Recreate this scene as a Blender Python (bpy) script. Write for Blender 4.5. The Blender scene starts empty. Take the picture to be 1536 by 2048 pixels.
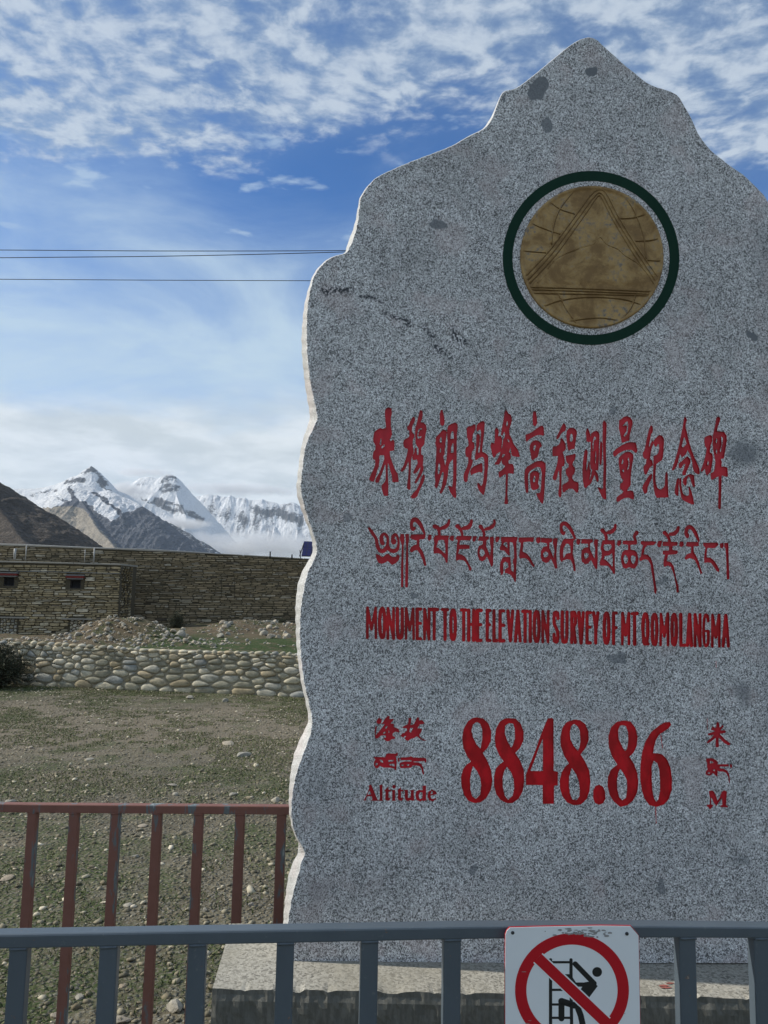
import bpy, bmesh, math, random
import numpy as np
from mathutils import Vector, Matrix, Euler
from mathutils.geometry import delaunay_2d_cdt

scene = bpy.context.scene
R = math.radians
# ------------------------------------------------------------------ camera
F = 1450.0                      # focal length in photo pixels (photo is 1536 x 2048)
PITCH, ROLL, EYE = R(6.3), R(1.1), 1.6
cam_data = bpy.data.cameras.new('camera')
cam = bpy.data.objects.new('camera', cam_data)
scene.collection.objects.link(cam)
cam_data.sensor_fit = 'VERTICAL'
cam_data.sensor_height = 36.0
cam_data.lens = 36.0 * F / 2048.0
cam_data.clip_start = 0.05
cam_data.clip_end = 60000
CAM_R = Euler((math.pi / 2 + PITCH, 0, 0)).to_matrix() @ Matrix.Rotation(ROLL, 3, 'Z')
cam.matrix_world = Matrix.Translation((0, 0, EYE)) @ CAM_R.to_4x4()
scene.camera = cam

# ------------------------------------------------------------------ light
SUN_EL, SUN_SIDE = R(36), R(4.0)      # height of the sun, and how far it stands behind the stone's plane
sun_dir = Vector((-math.cos(SUN_EL) * math.cos(SUN_SIDE), math.cos(SUN_EL) * math.sin(SUN_SIDE), math.sin(SUN_EL)))
sun_data = bpy.data.lights.new('sun', 'SUN')
sun_data.energy = 4.8
sun_data.angle = R(0.6)
sun_data.color = (1.0, 0.94, 0.85)
sun = bpy.data.objects.new('sun', sun_data)
scene.collection.objects.link(sun)
sun.rotation_euler = sun_dir.to_track_quat('Z', 'Y').to_euler()
sun.location = (0, 0, 30)
scene.view_settings.view_transform = 'Standard'
scene.view_settings.look = 'None'
scene.view_settings.exposure = 0.0
scene.view_settings.gamma = 1.0
scene.view_settings.use_curve_mapping = False
scene.render.engine = 'CYCLES'
scene.cycles.use_denoising = True
scene.cycles.max_bounces = 5
scene.cycles.diffuse_bounces = 3
scene.cycles.glossy_bounces = 2
scene.cycles.transmission_bounces = 2
scene.cycles.volume_bounces = 1
scene.cycles.transparent_max_bounces = 8
scene.cycles.volume_max_steps = 64


def lin(r, g=None, b=None):
    if g is None:
        r, g, b = r
    f = lambda c: (c / 255 / 12.92) if c / 255 <= 0.04045 else ((c / 255 + 0.055) / 1.055) ** 2.4
    return (f(r), f(g), f(b), 1.0)


class NT:
    """small node-tree writer"""
    def __init__(self, tree):
        self.t = tree
        tree.nodes.clear()

    def n(self, typ, ins=None, **kw):
        nd = self.t.nodes.new(typ)
        for k, v in kw.items():
            setattr(nd, k, v)
        for k, v in (ins or {}).items():
            self.set(nd, k, v)
        return nd

    def set(self, nd, k, v):
        s = nd.inputs[k]
        if hasattr(v, 'is_output'):
            self.t.links.new(v, s)
        elif hasattr(v, 'outputs'):
            self.t.links.new(v.outputs[0], s)
        else:
            s.default_value = v

    def math(self, op, a, b=0.0, c=0.0, clamp=False):
        return self.n('ShaderNodeMath', {0: a, 1: b, 2: c}, operation=op, use_clamp=clamp).outputs[0]

    def vmath(self, op, a, b=(0, 0, 0)):
        nd = self.n('ShaderNodeVectorMath', {0: a, 1: b}, operation=op)
        return nd.outputs['Value'] if op in ('LENGTH', 'DISTANCE', 'DOT_PRODUCT') else nd.outputs[0]

    def step(self, x, lo, hi, a=0.0, b=1.0):
        return self.n('ShaderNodeMapRange', {'Value': x, 'From Min': lo, 'From Max': hi, 'To Min': a, 'To Max': b},
                      interpolation_type='SMOOTHSTEP').outputs[0]

    def mix(self, f, a, b, blend='MIX'):
        nd = self.n('ShaderNodeMix', data_type='RGBA', blend_type=blend)
        self.set(nd, 0, f)
        self.set(nd, 6, a)
        self.set(nd, 7, b)
        return nd.outputs[2]

    def noise(self, vec, scale, detail=4.0, rough=0.55, dist=0.0):
        return self.n('ShaderNodeTexNoise', {'Vector': vec, 'Scale': scale, 'Detail': detail, 'Roughness': rough,
                                            'Distortion': dist}).outputs[0]

    def ramp(self, f, stops, interp='LINEAR'):
        nd = self.n('ShaderNodeValToRGB', {0: f})
        cr = nd.color_ramp
        cr.interpolation = interp
        while len(cr.elements) < len(stops):
            cr.elements.new(0.5)
        for e, (p, c) in zip(cr.elements, stops):
            e.position = p
            e.color = c if len(c) == 4 else (*c, 1)
        return nd.outputs[0]

    def scale(self, vec, s):
        return self.vmath('MULTIPLY', vec, s)


# ------------------------------------------------------------------ sky
world = bpy.data.worlds.new('World')
scene.world = world
world.use_nodes = True
w = NT(world.node_tree)
d = w.n('ShaderNodeTexCoord').outputs['Generated']
sep = w.n('ShaderNodeSeparateXYZ', {0: d})
dx, dy, dz = sep.outputs
sky = w.n('ShaderNodeTexSky', sky_type='NISHITA', sun_disc=False, sun_elevation=SUN_EL,
          sun_rotation=math.atan2(sun_dir.x, sun_dir.y), altitude=5000, air_density=1.0, dust_density=0.2,
          ozone_density=3.0)
skyc = w.vmath('MULTIPLY', sky.outputs[0], (0.056, 0.140, 0.200))
zc = w.math('MAXIMUM', dz, 0.03)
pl = w.n('ShaderNodeCombineXYZ', {0: w.math('DIVIDE', dx, zc), 1: w.math('DIVIDE', dy, zc), 2: 0.0}).outputs[0]
# thin veil that thickens towards the horizon
veil_n = w.noise(w.scale(d, (1.8, 1.8, 5.0)), 1.7, 7, 0.58, 0.5)
veil = w.math('MULTIPLY', w.step(w.math('MULTIPLY_ADD', veil_n, -0.34, w.math('MULTIPLY_ADD', dx, 0.10, w.math('ADD', dz, 0.17))), 0.58, 0.27), w.step(veil_n, 0.30, 0.66, 0.58, 1.0))
veil2 = w.math('MULTIPLY', veil, 0.93)
c = w.mix(veil2, skyc, (0.57, 0.72, 0.83, 1))
# altocumulus sheet overhead
warp = w.noise(pl, 1.1, 3, 0.5)
plw = w.vmath('ADD', pl, w.scale(w.n('ShaderNodeTexNoise', {'Vector': pl, 'Scale': 3.0, 'Detail': 3.0}).outputs[1], (0.10, 0.08, 0)))
sepp = w.n('ShaderNodeSeparateXYZ', {0: plw})
edge = w.math('ADD', w.math('MULTIPLY_ADD', sepp.outputs[0], 0.06, sepp.outputs[1]), w.math('MULTIPLY_ADD', warp, 1.05, -0.53))
cover = w.step(edge, 1.72, 1.36)
puff = w.noise(w.scale(plw, (1.0, 1.2, 1)), 13.0, 8, 0.58, 0.15)
puff2 = w.noise(w.scale(plw, (1.0, 1.1, 1)), 4.4, 6, 0.58, 0.2)
pf = w.math('ADD', w.math('MULTIPLY', puff, 0.42), w.math('MULTIPLY', puff2, 0.58))
thr = w.math('MULTIPLY_ADD', cover, -0.225, 0.60)
c = w.mix(w.math('MULTIPLY', cover, 0.16), c, (0.36, 0.50, 0.68, 1))
dfl = w.math('SUBTRACT', pf, thr)
alt = w.step(dfl, -0.05, 0.15)
alt = w.math('MULTIPLY', alt, w.step(edge, 1.74, 1.56))
alt = w.math('MULTIPLY', alt, w.step(puff, 0.30, 0.62, 0.50, 0.86))
altc = w.mix(w.step(w.math('ADD', w.math('MULTIPLY', puff, 0.7), w.math('MULTIPLY', puff2, 0.3)), 0.40, 0.62), (0.26, 0.37, 0.53, 1), (0.60, 0.68, 0.77, 1))
c = w.mix(alt, c, altc)
# small detached puffs under the sheet's edge
pn = w.noise(w.scale(plw, (1.0, 1.5, 1)), 5.2, 6, 0.5)
pk = w.math('MULTIPLY', w.step(pn, 0.60, 0.70), w.math('MULTIPLY', w.step(edge, 2.1, 1.8), w.step(edge, 1.3, 1.5)))
c = w.mix(w.math('MULTIPLY', pk, 0.55), c, (0.52, 0.66, 0.80, 1))
# bank of cloud low over the mountains
bn = w.noise(w.scale(d, (2.6, 2.6, 7.0)), 1.9, 8, 0.56, 0.2)
bt = w.math('ADD', dz, w.math('MULTIPLY_ADD', bn, -0.13, 0.065))
bank = w.math('MULTIPLY', w.step(bt, 0.275, 0.205), 0.85)
bs = w.noise(w.scale(d, (4.0, 4.0, 13.0)), 2.0, 6, 0.58, 0.2)
bankc = w.mix(w.step(bs, 0.35, 0.65), (0.62, 0.675, 0.70, 1), (0.86, 0.90, 0.92, 1))
c = w.mix(bank, c, bankc)
w.n('ShaderNodeOutputWorld', {0: w.n('ShaderNodeBackground', {0: c, 1: 1.0})})

# ------------------------------------------------------------------ helpers
rng = random.Random(7)
col = scene.collection


def ray(px, py):
    return CAM_R @ Vector(((px - 768) / F, -(py - 1024) / F, -1))


def at(px, py, Y):
    """world point seen at photo pixel (px,py), Y metres in front of the camera"""
    r = ray(px, py)
    return Vector((0, 0, EYE)) + r * (Y / r.y)


def at_z(px, py, z):
    r = ray(px, py)
    return Vector((0, 0, EYE)) + r * ((z - EYE) / r.z)


class Plane:
    """a real upright plane y = d + x*t, with t the tangent of its turn"""
    def __init__(self, d0, t):
        self.d0, self.t = d0, t
        self.n = Vector((t, -1, 0)).normalized()       # towards the camera

    def p(self, px, py, back=0.0):
        r = ray(px, py)
        k = self.d0 / (r.y - r.x * self.t)
        return Vector((0, 0, EYE)) + r * k - self.n * back

    def through(self, px, py, back):
        """point on the plane lying `back` behind, still seen at px,py"""
        q = Plane(self.d0 + back * math.sqrt(1 + self.t ** 2), self.t)
        return q.p(px, py)


def tag(o, label=None, cat=None, group=None, kind=None):
    if label: o['label'] = label
    if cat: o['category'] = cat
    if group: o['group'] = group
    if kind: o['kind'] = kind
    return o


def thing(name, loc, label, cat, group=None):
    o = bpy.data.objects.new(name, None)
    o.empty_display_size = 0.1
    o.location = loc
    o['_w'] = list(loc)
    col.objects.link(o)
    return tag(o, label, cat, group)


def wloc(o):
    return Vector(o['_w']) if (o is not None and '_w' in o) else Vector((0, 0, 0))


def mesh_obj(name, verts, faces, mat, parent=None, loc=None, smooth=False, mats=None, fmat=None):
    """verts in world space; origin at the parent's origin (or at loc for a top-level mesh)"""
    base = wloc(parent) if parent is not None else Vector(loc or (0, 0, 0))
    v = np.asarray(verts, dtype=np.float64).reshape(-1, 3) - np.array(base)
    me = bpy.data.meshes.new(name)
    if isinstance(faces, np.ndarray):
        nf, k = faces.shape
        me.vertices.add(len(v)); me.vertices.foreach_set('co', v.astype(np.float32).ravel())
        me.loops.add(nf * k); me.loops.foreach_set('vertex_index', faces.astype(np.int32).ravel())
        me.polygons.add(nf)
        me.polygons.foreach_set('loop_start', np.arange(0, nf * k, k, dtype=np.int32))
        me.update(calc_edges=True)
        me.validate()
    else:
        me.from_pydata([tuple(a) for a in v], [], faces)
    for m in (mats or [mat]):
        me.materials.append(m)
    if fmat is not None:
        me.polygons.foreach_set('material_index', np.asarray(fmat, dtype=np.int32))
    if smooth:
        me.polygons.foreach_set('use_smooth', np.ones(len(me.polygons), dtype=bool))
    me.update()
    o = bpy.data.objects.new(name, me)
    col.objects.link(o)
    if parent is not None:
        o.parent = parent
        o['_w'] = list(base)
    else:
        o.location = base
        o['_w'] = list(base)
    return o


class MB:
    def __init__(self):
        self.v, self.f = [], []

    def quad(self, *p):
        i = len(self.v)
        self.v += [Vector(a) for a in p]
        self.f.append(tuple(range(i, i + len(p))))

    def hexa(self, p):
        """eight corners: 0-3 bottom loop, 4-7 top loop"""
        i = len(self.v)
        self.v += [Vector(a) for a in p]
        for q in ((3, 2, 1, 0), (4, 5, 6, 7), (0, 1, 5, 4), (1, 2, 6, 5), (2, 3, 7, 6), (3, 0, 4, 7)):
            self.f.append(tuple(i + k for k in q))

    def box(self, c, ax, ay, az):
        c, ax, ay, az = map(Vector, (c, ax, ay, az))
        self.hexa([c - ax - ay - az, c + ax - ay - az, c + ax + ay - az, c - ax + ay - az,
                   c - ax - ay + az, c + ax - ay + az, c + ax + ay + az, c - ax + ay + az])

    def tube(self, pts, rad, n=8, cap=True, squash=None):
        pts = [Vector(p) for p in pts]
        rads = rad if isinstance(rad, (list, tuple)) else [rad] * len(pts)
        i0 = len(self.v)
        up = None
        for k, p in enumerate(pts):
            t = (pts[min(k + 1, len(pts) - 1)] - pts[max(k - 1, 0)]).normalized()
            if up is None:
                up = Vector((0, 0, 1)) if abs(t.z) < 0.9 else Vector((1, 0, 0))
            a = t.cross(up).normalized()
            b = a.cross(t).normalized()
            up = b
            for j in range(n):
                an = 2 * math.pi * j / n
                off = a * math.cos(an) * rads[k] + b * math.sin(an) * rads[k]
                if squash is not None:
                    off -= squash[0] * (off.dot(squash[0]) * (1 - squash[1]))
                self.v.append(p + off)
        for k in range(len(pts) - 1):
            for j in range(n):
                a0 = i0 + k * n + j; a1 = i0 + k * n + (j + 1) % n
                self.f.append((a0, a1, a1 + n, a0 + n))
        if cap:
            self.f.append(tuple(i0 + j for j in reversed(range(n))))
            self.f.append(tuple(i0 + (len(pts) - 1) * n + j for j in range(n)))

    def build(self, name, mat, parent=None, loc=None, smooth=False):
        return mesh_obj(name, self.v, self.f, mat, parent, loc, smooth)


def bevel(o, w_, seg=2, ang=40):
    m = o.modifiers.new('bevel', 'BEVEL')
    m.width = w_; m.segments = seg; m.limit_method = 'ANGLE'; m.angle_limit = R(ang)
    return o


def _hash(ix, iy, seed):
    h = (ix.astype(np.int64) * 374761393 + iy.astype(np.int64) * 668265263 + seed * 974711) & 0x7fffffff
    h = ((h ^ (h >> 13)) * 1274126177) & 0x7fffffff
    h = ((h ^ (h >> 16)) * 1103515245) & 0x7fffffff
    return ((h ^ (h >> 15)) & 0xffff) / 65535.0


def vnoise(x, y, seed=0):
    x = np.asarray(x, float); y = np.asarray(y, float)
    ix, iy = np.floor(x), np.floor(y)
    fx, fy = x - ix, y - iy
    fx = fx * fx * fx * (fx * (fx * 6 - 15) + 10); fy = fy * fy * fy * (fy * (fy * 6 - 15) + 10)
    a = _hash(ix, iy, seed); b = _hash(ix + 1, iy, seed); c_ = _hash(ix, iy + 1, seed); d_ = _hash(ix + 1, iy + 1, seed)
    return (a + (b - a) * fx) * (1 - fy) + (c_ + (d_ - c_) * fx) * fy


def fbm(x, y, octv=5, seed=0, gain=0.5, ridged=False):
    s, a, t = 0.0, 1.0, 0.0
    for k in range(octv):
        n_ = vnoise(np.asarray(x) * 2 ** k + 13.7 * k, np.asarray(y) * 2 ** k - 7.1 * k, seed + k)
        if ridged:
            n_ = 1 - np.abs(2 * n_ - 1)
        s = s + a * n_; t += a; a *= gain
    return s / t


def catmull(pts, step=None, n=6, closed=False):
    pts = [np.array(p, float) for p in pts]
    out = []
    m = len(pts)
    rngk = range(m if closed else m - 1)
    for i in rngk:
        if closed:
            p0, p1, p2, p3 = pts[(i - 1) % m], pts[i], pts[(i + 1) % m], pts[(i + 2) % m]
        else:
            p0, p1, p2, p3 = pts[max(i - 1, 0)], pts[i], pts[i + 1], pts[min(i + 2, m - 1)]
        k = n if step is None else max(1, int(np.linalg.norm((p2 - p1)[:2]) / step))
        for j in range(k):
            t = j / k
            out.append(0.5 * ((2 * p1) + (-p0 + p2) * t + (2 * p0 - 5 * p1 + 4 * p2 - p3) * t * t + (-p0 + 3 * p1 - 3 * p2 + p3) * t ** 3))
    if not closed:
        out.append(pts[-1])
    return out


# ------------------------------------------------------------------ materials
def material(name):
    m = bpy.data.materials.new(name)
    m.use_nodes = True
    return m, NT(m.node_tree)


def finish(g, color, rough=0.8, metal=0.0, bump=None, bstr=0.3, bdist=0.002, spec=0.4):
    ins = {'Base Color': color, 'Roughness': rough, 'Metallic': metal, 'Specular IOR Level': spec}
    if bump is not None:
        ins['Normal'] = g.n('ShaderNodeBump', {'Height': bump, 'Strength': bstr, 'Distance': bdist}).outputs[0]
    p = g.n('ShaderNodeBsdfPrincipled', ins)
    g.n('ShaderNodeOutputMaterial', {0: p})


def simple(name, rgb, rough=0.6, metal=0.0, var=0.15, scale=30.0, bstr=0.15, bdist=0.001):
    m, g = material(name)
    tc = g.n('ShaderNodeTexCoord').outputs['Object']
    nz = g.noise(tc, scale, 5, 0.6)
    c0 = tuple(x * (1 - var) for x in rgb[:3]) + (1,)
    c1 = tuple(min(1, x * (1 + var)) for x in rgb[:3]) + (1,)
    finish(g, g.mix(nz, c0, c1), rough, metal, nz, bstr, bdist)
    return m


def rand_piece(g):
    """a random number per loose stone, whether it is an object of its own or one of many in a joined part"""
    a = g.n('ShaderNodeNewGeometry').outputs['Random Per Island']
    b = g.n('ShaderNodeObjectInfo').outputs['Random']
    return g.math('FRACT', g.math('ADD', a, b))


def stone_mat(name, stops, nscale=9.0, streak=(1, 1, 1), bscale=28.0, bstr=0.55, bdist=0.01, var=0.45, rough=0.9):
    m, g = material(name)
    tc = g.n('ShaderNodeTexCoord').outputs['Object']
    r = rand_piece(g)
    off = g.vmath('ADD', tc, g.n('ShaderNodeCombineXYZ', {0: g.math('MULTIPLY', r, 37.0), 1: r, 2: g.math('MULTIPLY', r, 11.0)}).outputs[0])
    base = g.ramp(r, stops)
    n1 = g.noise(g.scale(off, streak), nscale, 6, 0.65, 0.3)
    n2 = g.noise(off, bscale, 6, 0.7)
    f = g.math('ADD', g.math('MULTIPLY', n1, 0.65), g.math('MULTIPLY', n2, 0.35))
    k = g.step(f, 0.30, 0.70, 1 - var, 1 + var)
    colr = g.vmath('MULTIPLY', base, g.n('ShaderNodeCombineXYZ', {0: k, 1: k, 2: k}).outputs[0])
    finish(g, colr, rough, 0, f, bstr, bdist, 0.25)
    return m


M = {}
def bake_materials():
    # --- granite, freshly sawn face
    def granite(name, tint, marks=None, contrast=1.0):
        m, g = material(name)
        tc = g.n('ShaderNodeTexCoord').outputs['Object']
        st = g.scale(g.vmath('ADD', tc, g.scale(g.n('ShaderNodeTexNoise', {'Vector': tc, 'Scale': 160.0, 'Detail': 2.0}).outputs[1], (0.004, 0.004, 0.004))), (1, 1, 0.8))
        v1 = g.n('ShaderNodeTexVoronoi', {'Vector': st, 'Scale': 400.0}, feature='F1').outputs['Color']
        v1 = g.n('ShaderNodeSeparateColor', {0: v1}).outputs[0]
        v2 = g.n('ShaderNodeTexVoronoi', {'Vector': st, 'Scale': 560.0}, feature='F1').outputs['Color']
        v2 = g.n('ShaderNodeSeparateColor', {0: v2}).outputs[1]
        big = g.noise(tc, 5.0, 4, 0.6)
        mid = g.noise(tc, 34.0, 3, 0.6)
        x = g.math('ADD', v1, g.math('MULTIPLY_ADD', mid, 0.5, -0.25))
        T = tint
        s = lambda k: (T[0] * k, T[1] * k, T[2] * k, 1)
        base = g.ramp(x, [(0.0, s(0.26)), (0.18, s(0.34)), (0.30, s(0.95)), (0.62, s(1.2)), (0.80, s(1.32)), (0.93, s(1.7))])
        spk = g.step(v2, 0.82, 0.86, 0.0, 0.85)
        base = g.mix(spk, base, s(0.14))
        if contrast < 1:
            base = g.mix(1 - contrast, base, (T[0] * .95, T[1] * .95, T[2] * .95, 1))
        pink = g.step(g.noise(tc, 9.0, 2, 0.5), 0.52, 0.66, 0.0, 0.28)
        base = g.mix(pink, base, (T[0] * 1.06, T[1] * 0.86, T[2] * 0.84, 1))
        kk = g.step(big, 0.3, 0.7, 0.88, 1.10)
        base = g.vmath('MULTIPLY', base, g.n('ShaderNodeCombineXYZ', {0: kk, 1: kk, 2: kk}).outputs[0])
        if marks:
            # dark inclusions and a chipped, black-speckled vein: marks in the stone itself
            wob = g.n('ShaderNodeTexNoise', {'Vector': tc, 'Scale': 26.0, 'Detail': 4.0}).outputs[1]
            wv = g.vmath('ADD', tc, g.vmath('MULTIPLY', g.vmath('SUBTRACT', wob, (0.5, 0.5, 0.5)), (0.045, 0.045, 0.045)))
            tot = None
            for (x0, z0, rx, rz, st_) in marks['patch']:
                q = g.vmath('MULTIPLY', g.vmath('SUBTRACT', wv, (x0, 0, z0)), (1 / rx, 0, 1 / rz))
                f = g.step(g.vmath('LENGTH', q), 1.04, 0.92, 0, min(1, st_ * 1.2))
                tot = f if tot is None else g.math('MAXIMUM', tot, f)
            for (x0, z0, rx, rz, st_) in marks['soft']:
                q = g.vmath('MULTIPLY', g.vmath('SUBTRACT', wv, (x0, 0, z0)), (1 / rx, 0, 1 / rz))
                tot = g.math('MAXIMUM', tot, g.step(g.vmath('LENGTH', q), 1.2, 0.3, 0, st_))
            base = g.mix(tot, base, (T[0] * 0.30, T[1] * 0.33, T[2] * 0.36, 1))
            vt = None
            for (x0, z0, x1, z1, wd) in marks['vein']:
                L = math.hypot(x1 - x0, z1 - z0); ux, uz = (x1 - x0) / L, (z1 - z0) / L
                dl = g.vmath('SUBTRACT', wv, ((x0 + x1) / 2, 0, (z0 + z1) / 2))
                al = g.math('ABSOLUTE', g.vmath('DOT_PRODUCT', dl, (ux, 0, uz)))
                ac = g.math('ABSOLUTE', g.vmath('DOT_PRODUCT', dl, (-uz, 0, ux)))
                f = g.math('MULTIPLY', g.step(ac, wd, wd * 0.2), g.step(al, L / 2 + 0.02, L / 2 - 0.01))
                vt = f if vt is None else g.math('MAXIMUM', vt, f)
            vs = g.math('MULTIPLY', vt, g.step(g.noise(tc, 150.0, 2, 0.5), 0.44, 0.53, 0.0, 0.95))
            base = g.mix(vs, base, (0.035, 0.04, 0.05, 1))
            lt = None
            for (x0, z0, rx, rz) in marks['chip']:
                q = g.vmath('MULTIPLY', g.vmath('SUBTRACT', wv, (x0, 0, z0)), (1 / rx, 0, 1 / rz))
                f = g.step(g.vmath('LENGTH', q), 1.2, 0.4, 0, 0.5)
                lt = f if lt is None else g.math('MAXIMUM', lt, f)
            base = g.mix(lt, base, (0.50, 0.50, 0.48, 1))
        hb = g.math('ADD', g.math('MULTIPLY', v1, 0.4), mid)
        finish(g, base, 0.72, 0, hb, 0.22, 0.0012, 0.3)
        return m
    M['granite_fn'] = granite
    M['granite_side'] = granite('sawn_granite_edge', (0.50, 0.50, 0.48), None, 0.35)
    # plinth: warmer, rougher
    m, g = material('rough_granite')
    tc = g.n('ShaderNodeTexCoord').outputs['Object']
    v1 = g.n('ShaderNodeSeparateColor', {0: g.n('ShaderNodeTexVoronoi', {'Vector': tc, 'Scale': 190.0}).outputs['Color']}).outputs[0]
    mid = g.noise(tc, 30.0, 5, 0.7)
    big = g.noise(tc, 4.0, 4, 0.6)
    b = g.ramp(g.math('MULTIPLY_ADD', mid, 0.5, g.math('MULTIPLY', v1, 0.6)), [(0.2, (0.15, 0.142, 0.12, 1)), (0.45, (0.30, 0.285, 0.24, 1)), (0.75, (0.42, 0.40, 0.34, 1))])
    b = g.mix(g.step(big, 0.45, 0.7, 0, 0.5), b, (0.30, 0.28, 0.22, 1))
    finish(g, b, 0.88, 0, g.math('ADD', mid, g.math('MULTIPLY', v1, 0.5)), 0.6, 0.004, 0.2)
    M['plinth'] = m
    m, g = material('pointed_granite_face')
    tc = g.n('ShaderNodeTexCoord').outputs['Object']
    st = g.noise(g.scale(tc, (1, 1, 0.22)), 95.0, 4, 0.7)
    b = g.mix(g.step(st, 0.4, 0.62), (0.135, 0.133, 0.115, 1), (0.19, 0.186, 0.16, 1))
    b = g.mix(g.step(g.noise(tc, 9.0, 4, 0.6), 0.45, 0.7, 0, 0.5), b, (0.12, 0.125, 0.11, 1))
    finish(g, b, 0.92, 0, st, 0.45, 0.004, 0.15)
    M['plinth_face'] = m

    def red(name, c0, c1):
        m, g = material(name)
        tc = g.n('ShaderNodeTexCoord').outputs['Object']
        n1 = g.noise(g.scale(tc, (1, 1, 0.6)), 22.0, 5, 0.6)
        n2 = g.noise(tc, 300.0, 3, 0.6)
        cc = g.mix(g.step(n1, 0.35, 0.65), c0, c1)
        cc = g.mix(g.step(n2, 0.60, 0.74, 0, 0.35), cc, (c0[0] * 0.4, c0[1] * 0.5, c0[2] * 0.5, 1))
        finish(g, cc, 0.42, 0, g.math('ADD', n1, g.math('MULTIPLY', n2, 0.3)), 0.35, 0.002, 0.35)
        return m
    M['red_a'] = red('red_lettering_paint', (0.46, 0.014, 0.026, 1), (0.64, 0.022, 0.040, 1))
    M['red_b'] = red('fresh_red_lettering_paint', (0.40, 0.004, 0.009, 1), (0.68, 0.008, 0.018, 1))
    m, g = material('green_paint')
    tc = g.n('ShaderNodeTexCoord').outputs['Object']
    n1 = g.noise(tc, 18.0, 4, 0.6)
    finish(g, g.mix(n1, (0.006, 0.028, 0.018, 1), (0.011, 0.045, 0.028, 1)), 0.8, 0, g.noise(tc, 400, 3, 0.6), 0.3, 0.001, 0.15)
    M['green'] = m
    # bronze
    m, g = material('weathered_bronze')
    tc = g.n('ShaderNodeTexCoord').outputs['Object']
    n1 = g.noise(tc, 13.0, 6, 0.65, 0.4)
    n2 = g.noise(tc, 70.0, 5, 0.7)
    cc = g.mix(g.step(n1, 0.40, 0.62), (0.22, 0.130, 0.045, 1), (0.42, 0.275, 0.105, 1))
    pat = g.math('MULTIPLY', g.step(n1, 0.50, 0.64), g.step(n2, 0.44, 0.62))
    cc = g.mix(g.math('MULTIPLY', pat, 0.85), cc, (0.15, 0.15, 0.145, 1))
    cc = g.mix(g.step(n2, 0.58, 0.68, 0, 0.5), cc, (0.13, 0.085, 0.035, 1))
    finish(g, cc, 0.5, 0.3, g.math('ADD', n1, g.math('MULTIPLY', n2, 0.5)), 0.55, 0.004)
    M['bronze'] = m
    M['bronze_dark'] = simple('bronze_shade', (0.15, 0.085, 0.028), 0.5, 0.5, 0.3, 60, 0.3)  # dark tone for the shade painted beside the relief lines
    # railings
    m, g = material('slate_grey_paint')
    tc = g.n('ShaderNodeTexCoord').outputs['Object']
    n1 = g.noise(g.scale(tc, (1, 1, 0.3)), 14.0, 6, 0.6)
    n2 = g.noise(tc, 120.0, 4, 0.6)
    cc = g.mix(n1, (0.066, 0.088, 0.108, 1), (0.10, 0.127, 0.15, 1))
    cc = g.mix(g.step(n2, 0.62, 0.72, 0, 0.4), cc, (0.16, 0.18, 0.19, 1))
    n3 = g.noise(tc, 46.0, 5, 0.7)
    cc = g.mix(g.step(n3, 0.665, 0.69, 0, 0.8), cc, (0.17, 0.105, 0.07, 1))
    cc = g.mix(g.step(n3, 0.70, 0.72, 0, 0.9), cc, (0.30, 0.29, 0.27, 1))
    finish(g, cc, 0.42, 0.0, g.math('ADD', n2, g.step(n3, 0.69, 0.665)), 0.2, 0.0015, 0.5)
    M['slate'] = m
    m, g = material('worn_oxide_red_paint')
    tc = g.n('ShaderNodeTexCoord').outputs['Object']
    n1 = g.noise(g.scale(tc, (3.0, 3.0, 0.55)), 5.0, 6, 0.62)
    n2 = g.noise(g.scale(tc, (1, 1, 0.25)), 90.0, 4, 0.6)
    sx = g.n('ShaderNodeSeparateXYZ', {0: tc})
    wear = g.math('ADD', n1, g.math('MULTIPLY', g.math('SUBTRACT', n2, 0.5), 0.35))
    lo = g.math('ADD', g.step(sx.outputs[2], 0.60, -0.15, -0.06, 0.10), g.step(sx.outputs[0], -0.955, -0.985, 0.0, 0.12))
    wear = g.math('ADD', wear, lo)
    cc = g.mix(g.noise(tc, 30, 3, 0.6), (0.165, 0.070, 0.052, 1), (0.225, 0.105, 0.082, 1))
    cc = g.mix(g.step(wear, 0.515, 0.56), cc, (0.12, 0.145, 0.155, 1))
    cc = g.mix(g.step(wear, 0.60, 0.63), cc, (0.27, 0.29, 0.28, 1))
    finish(g, cc, 0.6, 0, wear, 0.2, 0.002)
    M['oxide'] = m
    M['white_sign'] = simple('white_enamel', (0.78, 0.83, 0.85), 0.38, 0, 0.03, 8, 0.05)
    M['sign_red'] = simple('sign_red', (0.50, 0.006, 0.018), 0.4, 0, 0.06, 20, 0.05)
    M['sign_black'] = simple('sign_black', (0.014, 0.017, 0.018), 0.45, 0, 0.2, 20, 0.05)
    M['bolt'] = simple('bolt_steel', (0.05, 0.055, 0.06), 0.5, 0.6, 0.2, 200)
    M['scuff'] = simple('scuffed_grey_patch', (0.30, 0.30, 0.29), 0.8, 0, 0.3, 160)
    # stones
    M['cobble'] = stone_mat('river_cobble', [(0, (0.423, 0.389, 0.280)), (0.2, (0.232, 0.221, 0.166)), (0.4, (0.573, 0.519, 0.380)), (0.55, (0.287, 0.293, 0.268)),
                            (0.7, (0.683, 0.616, 0.463)), (0.85, (0.300, 0.253, 0.161)), (1, (0.465, 0.389, 0.261))], 5.5, (1, 1, 3.5), 30, 0.5, 0.012, 0.42)
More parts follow.
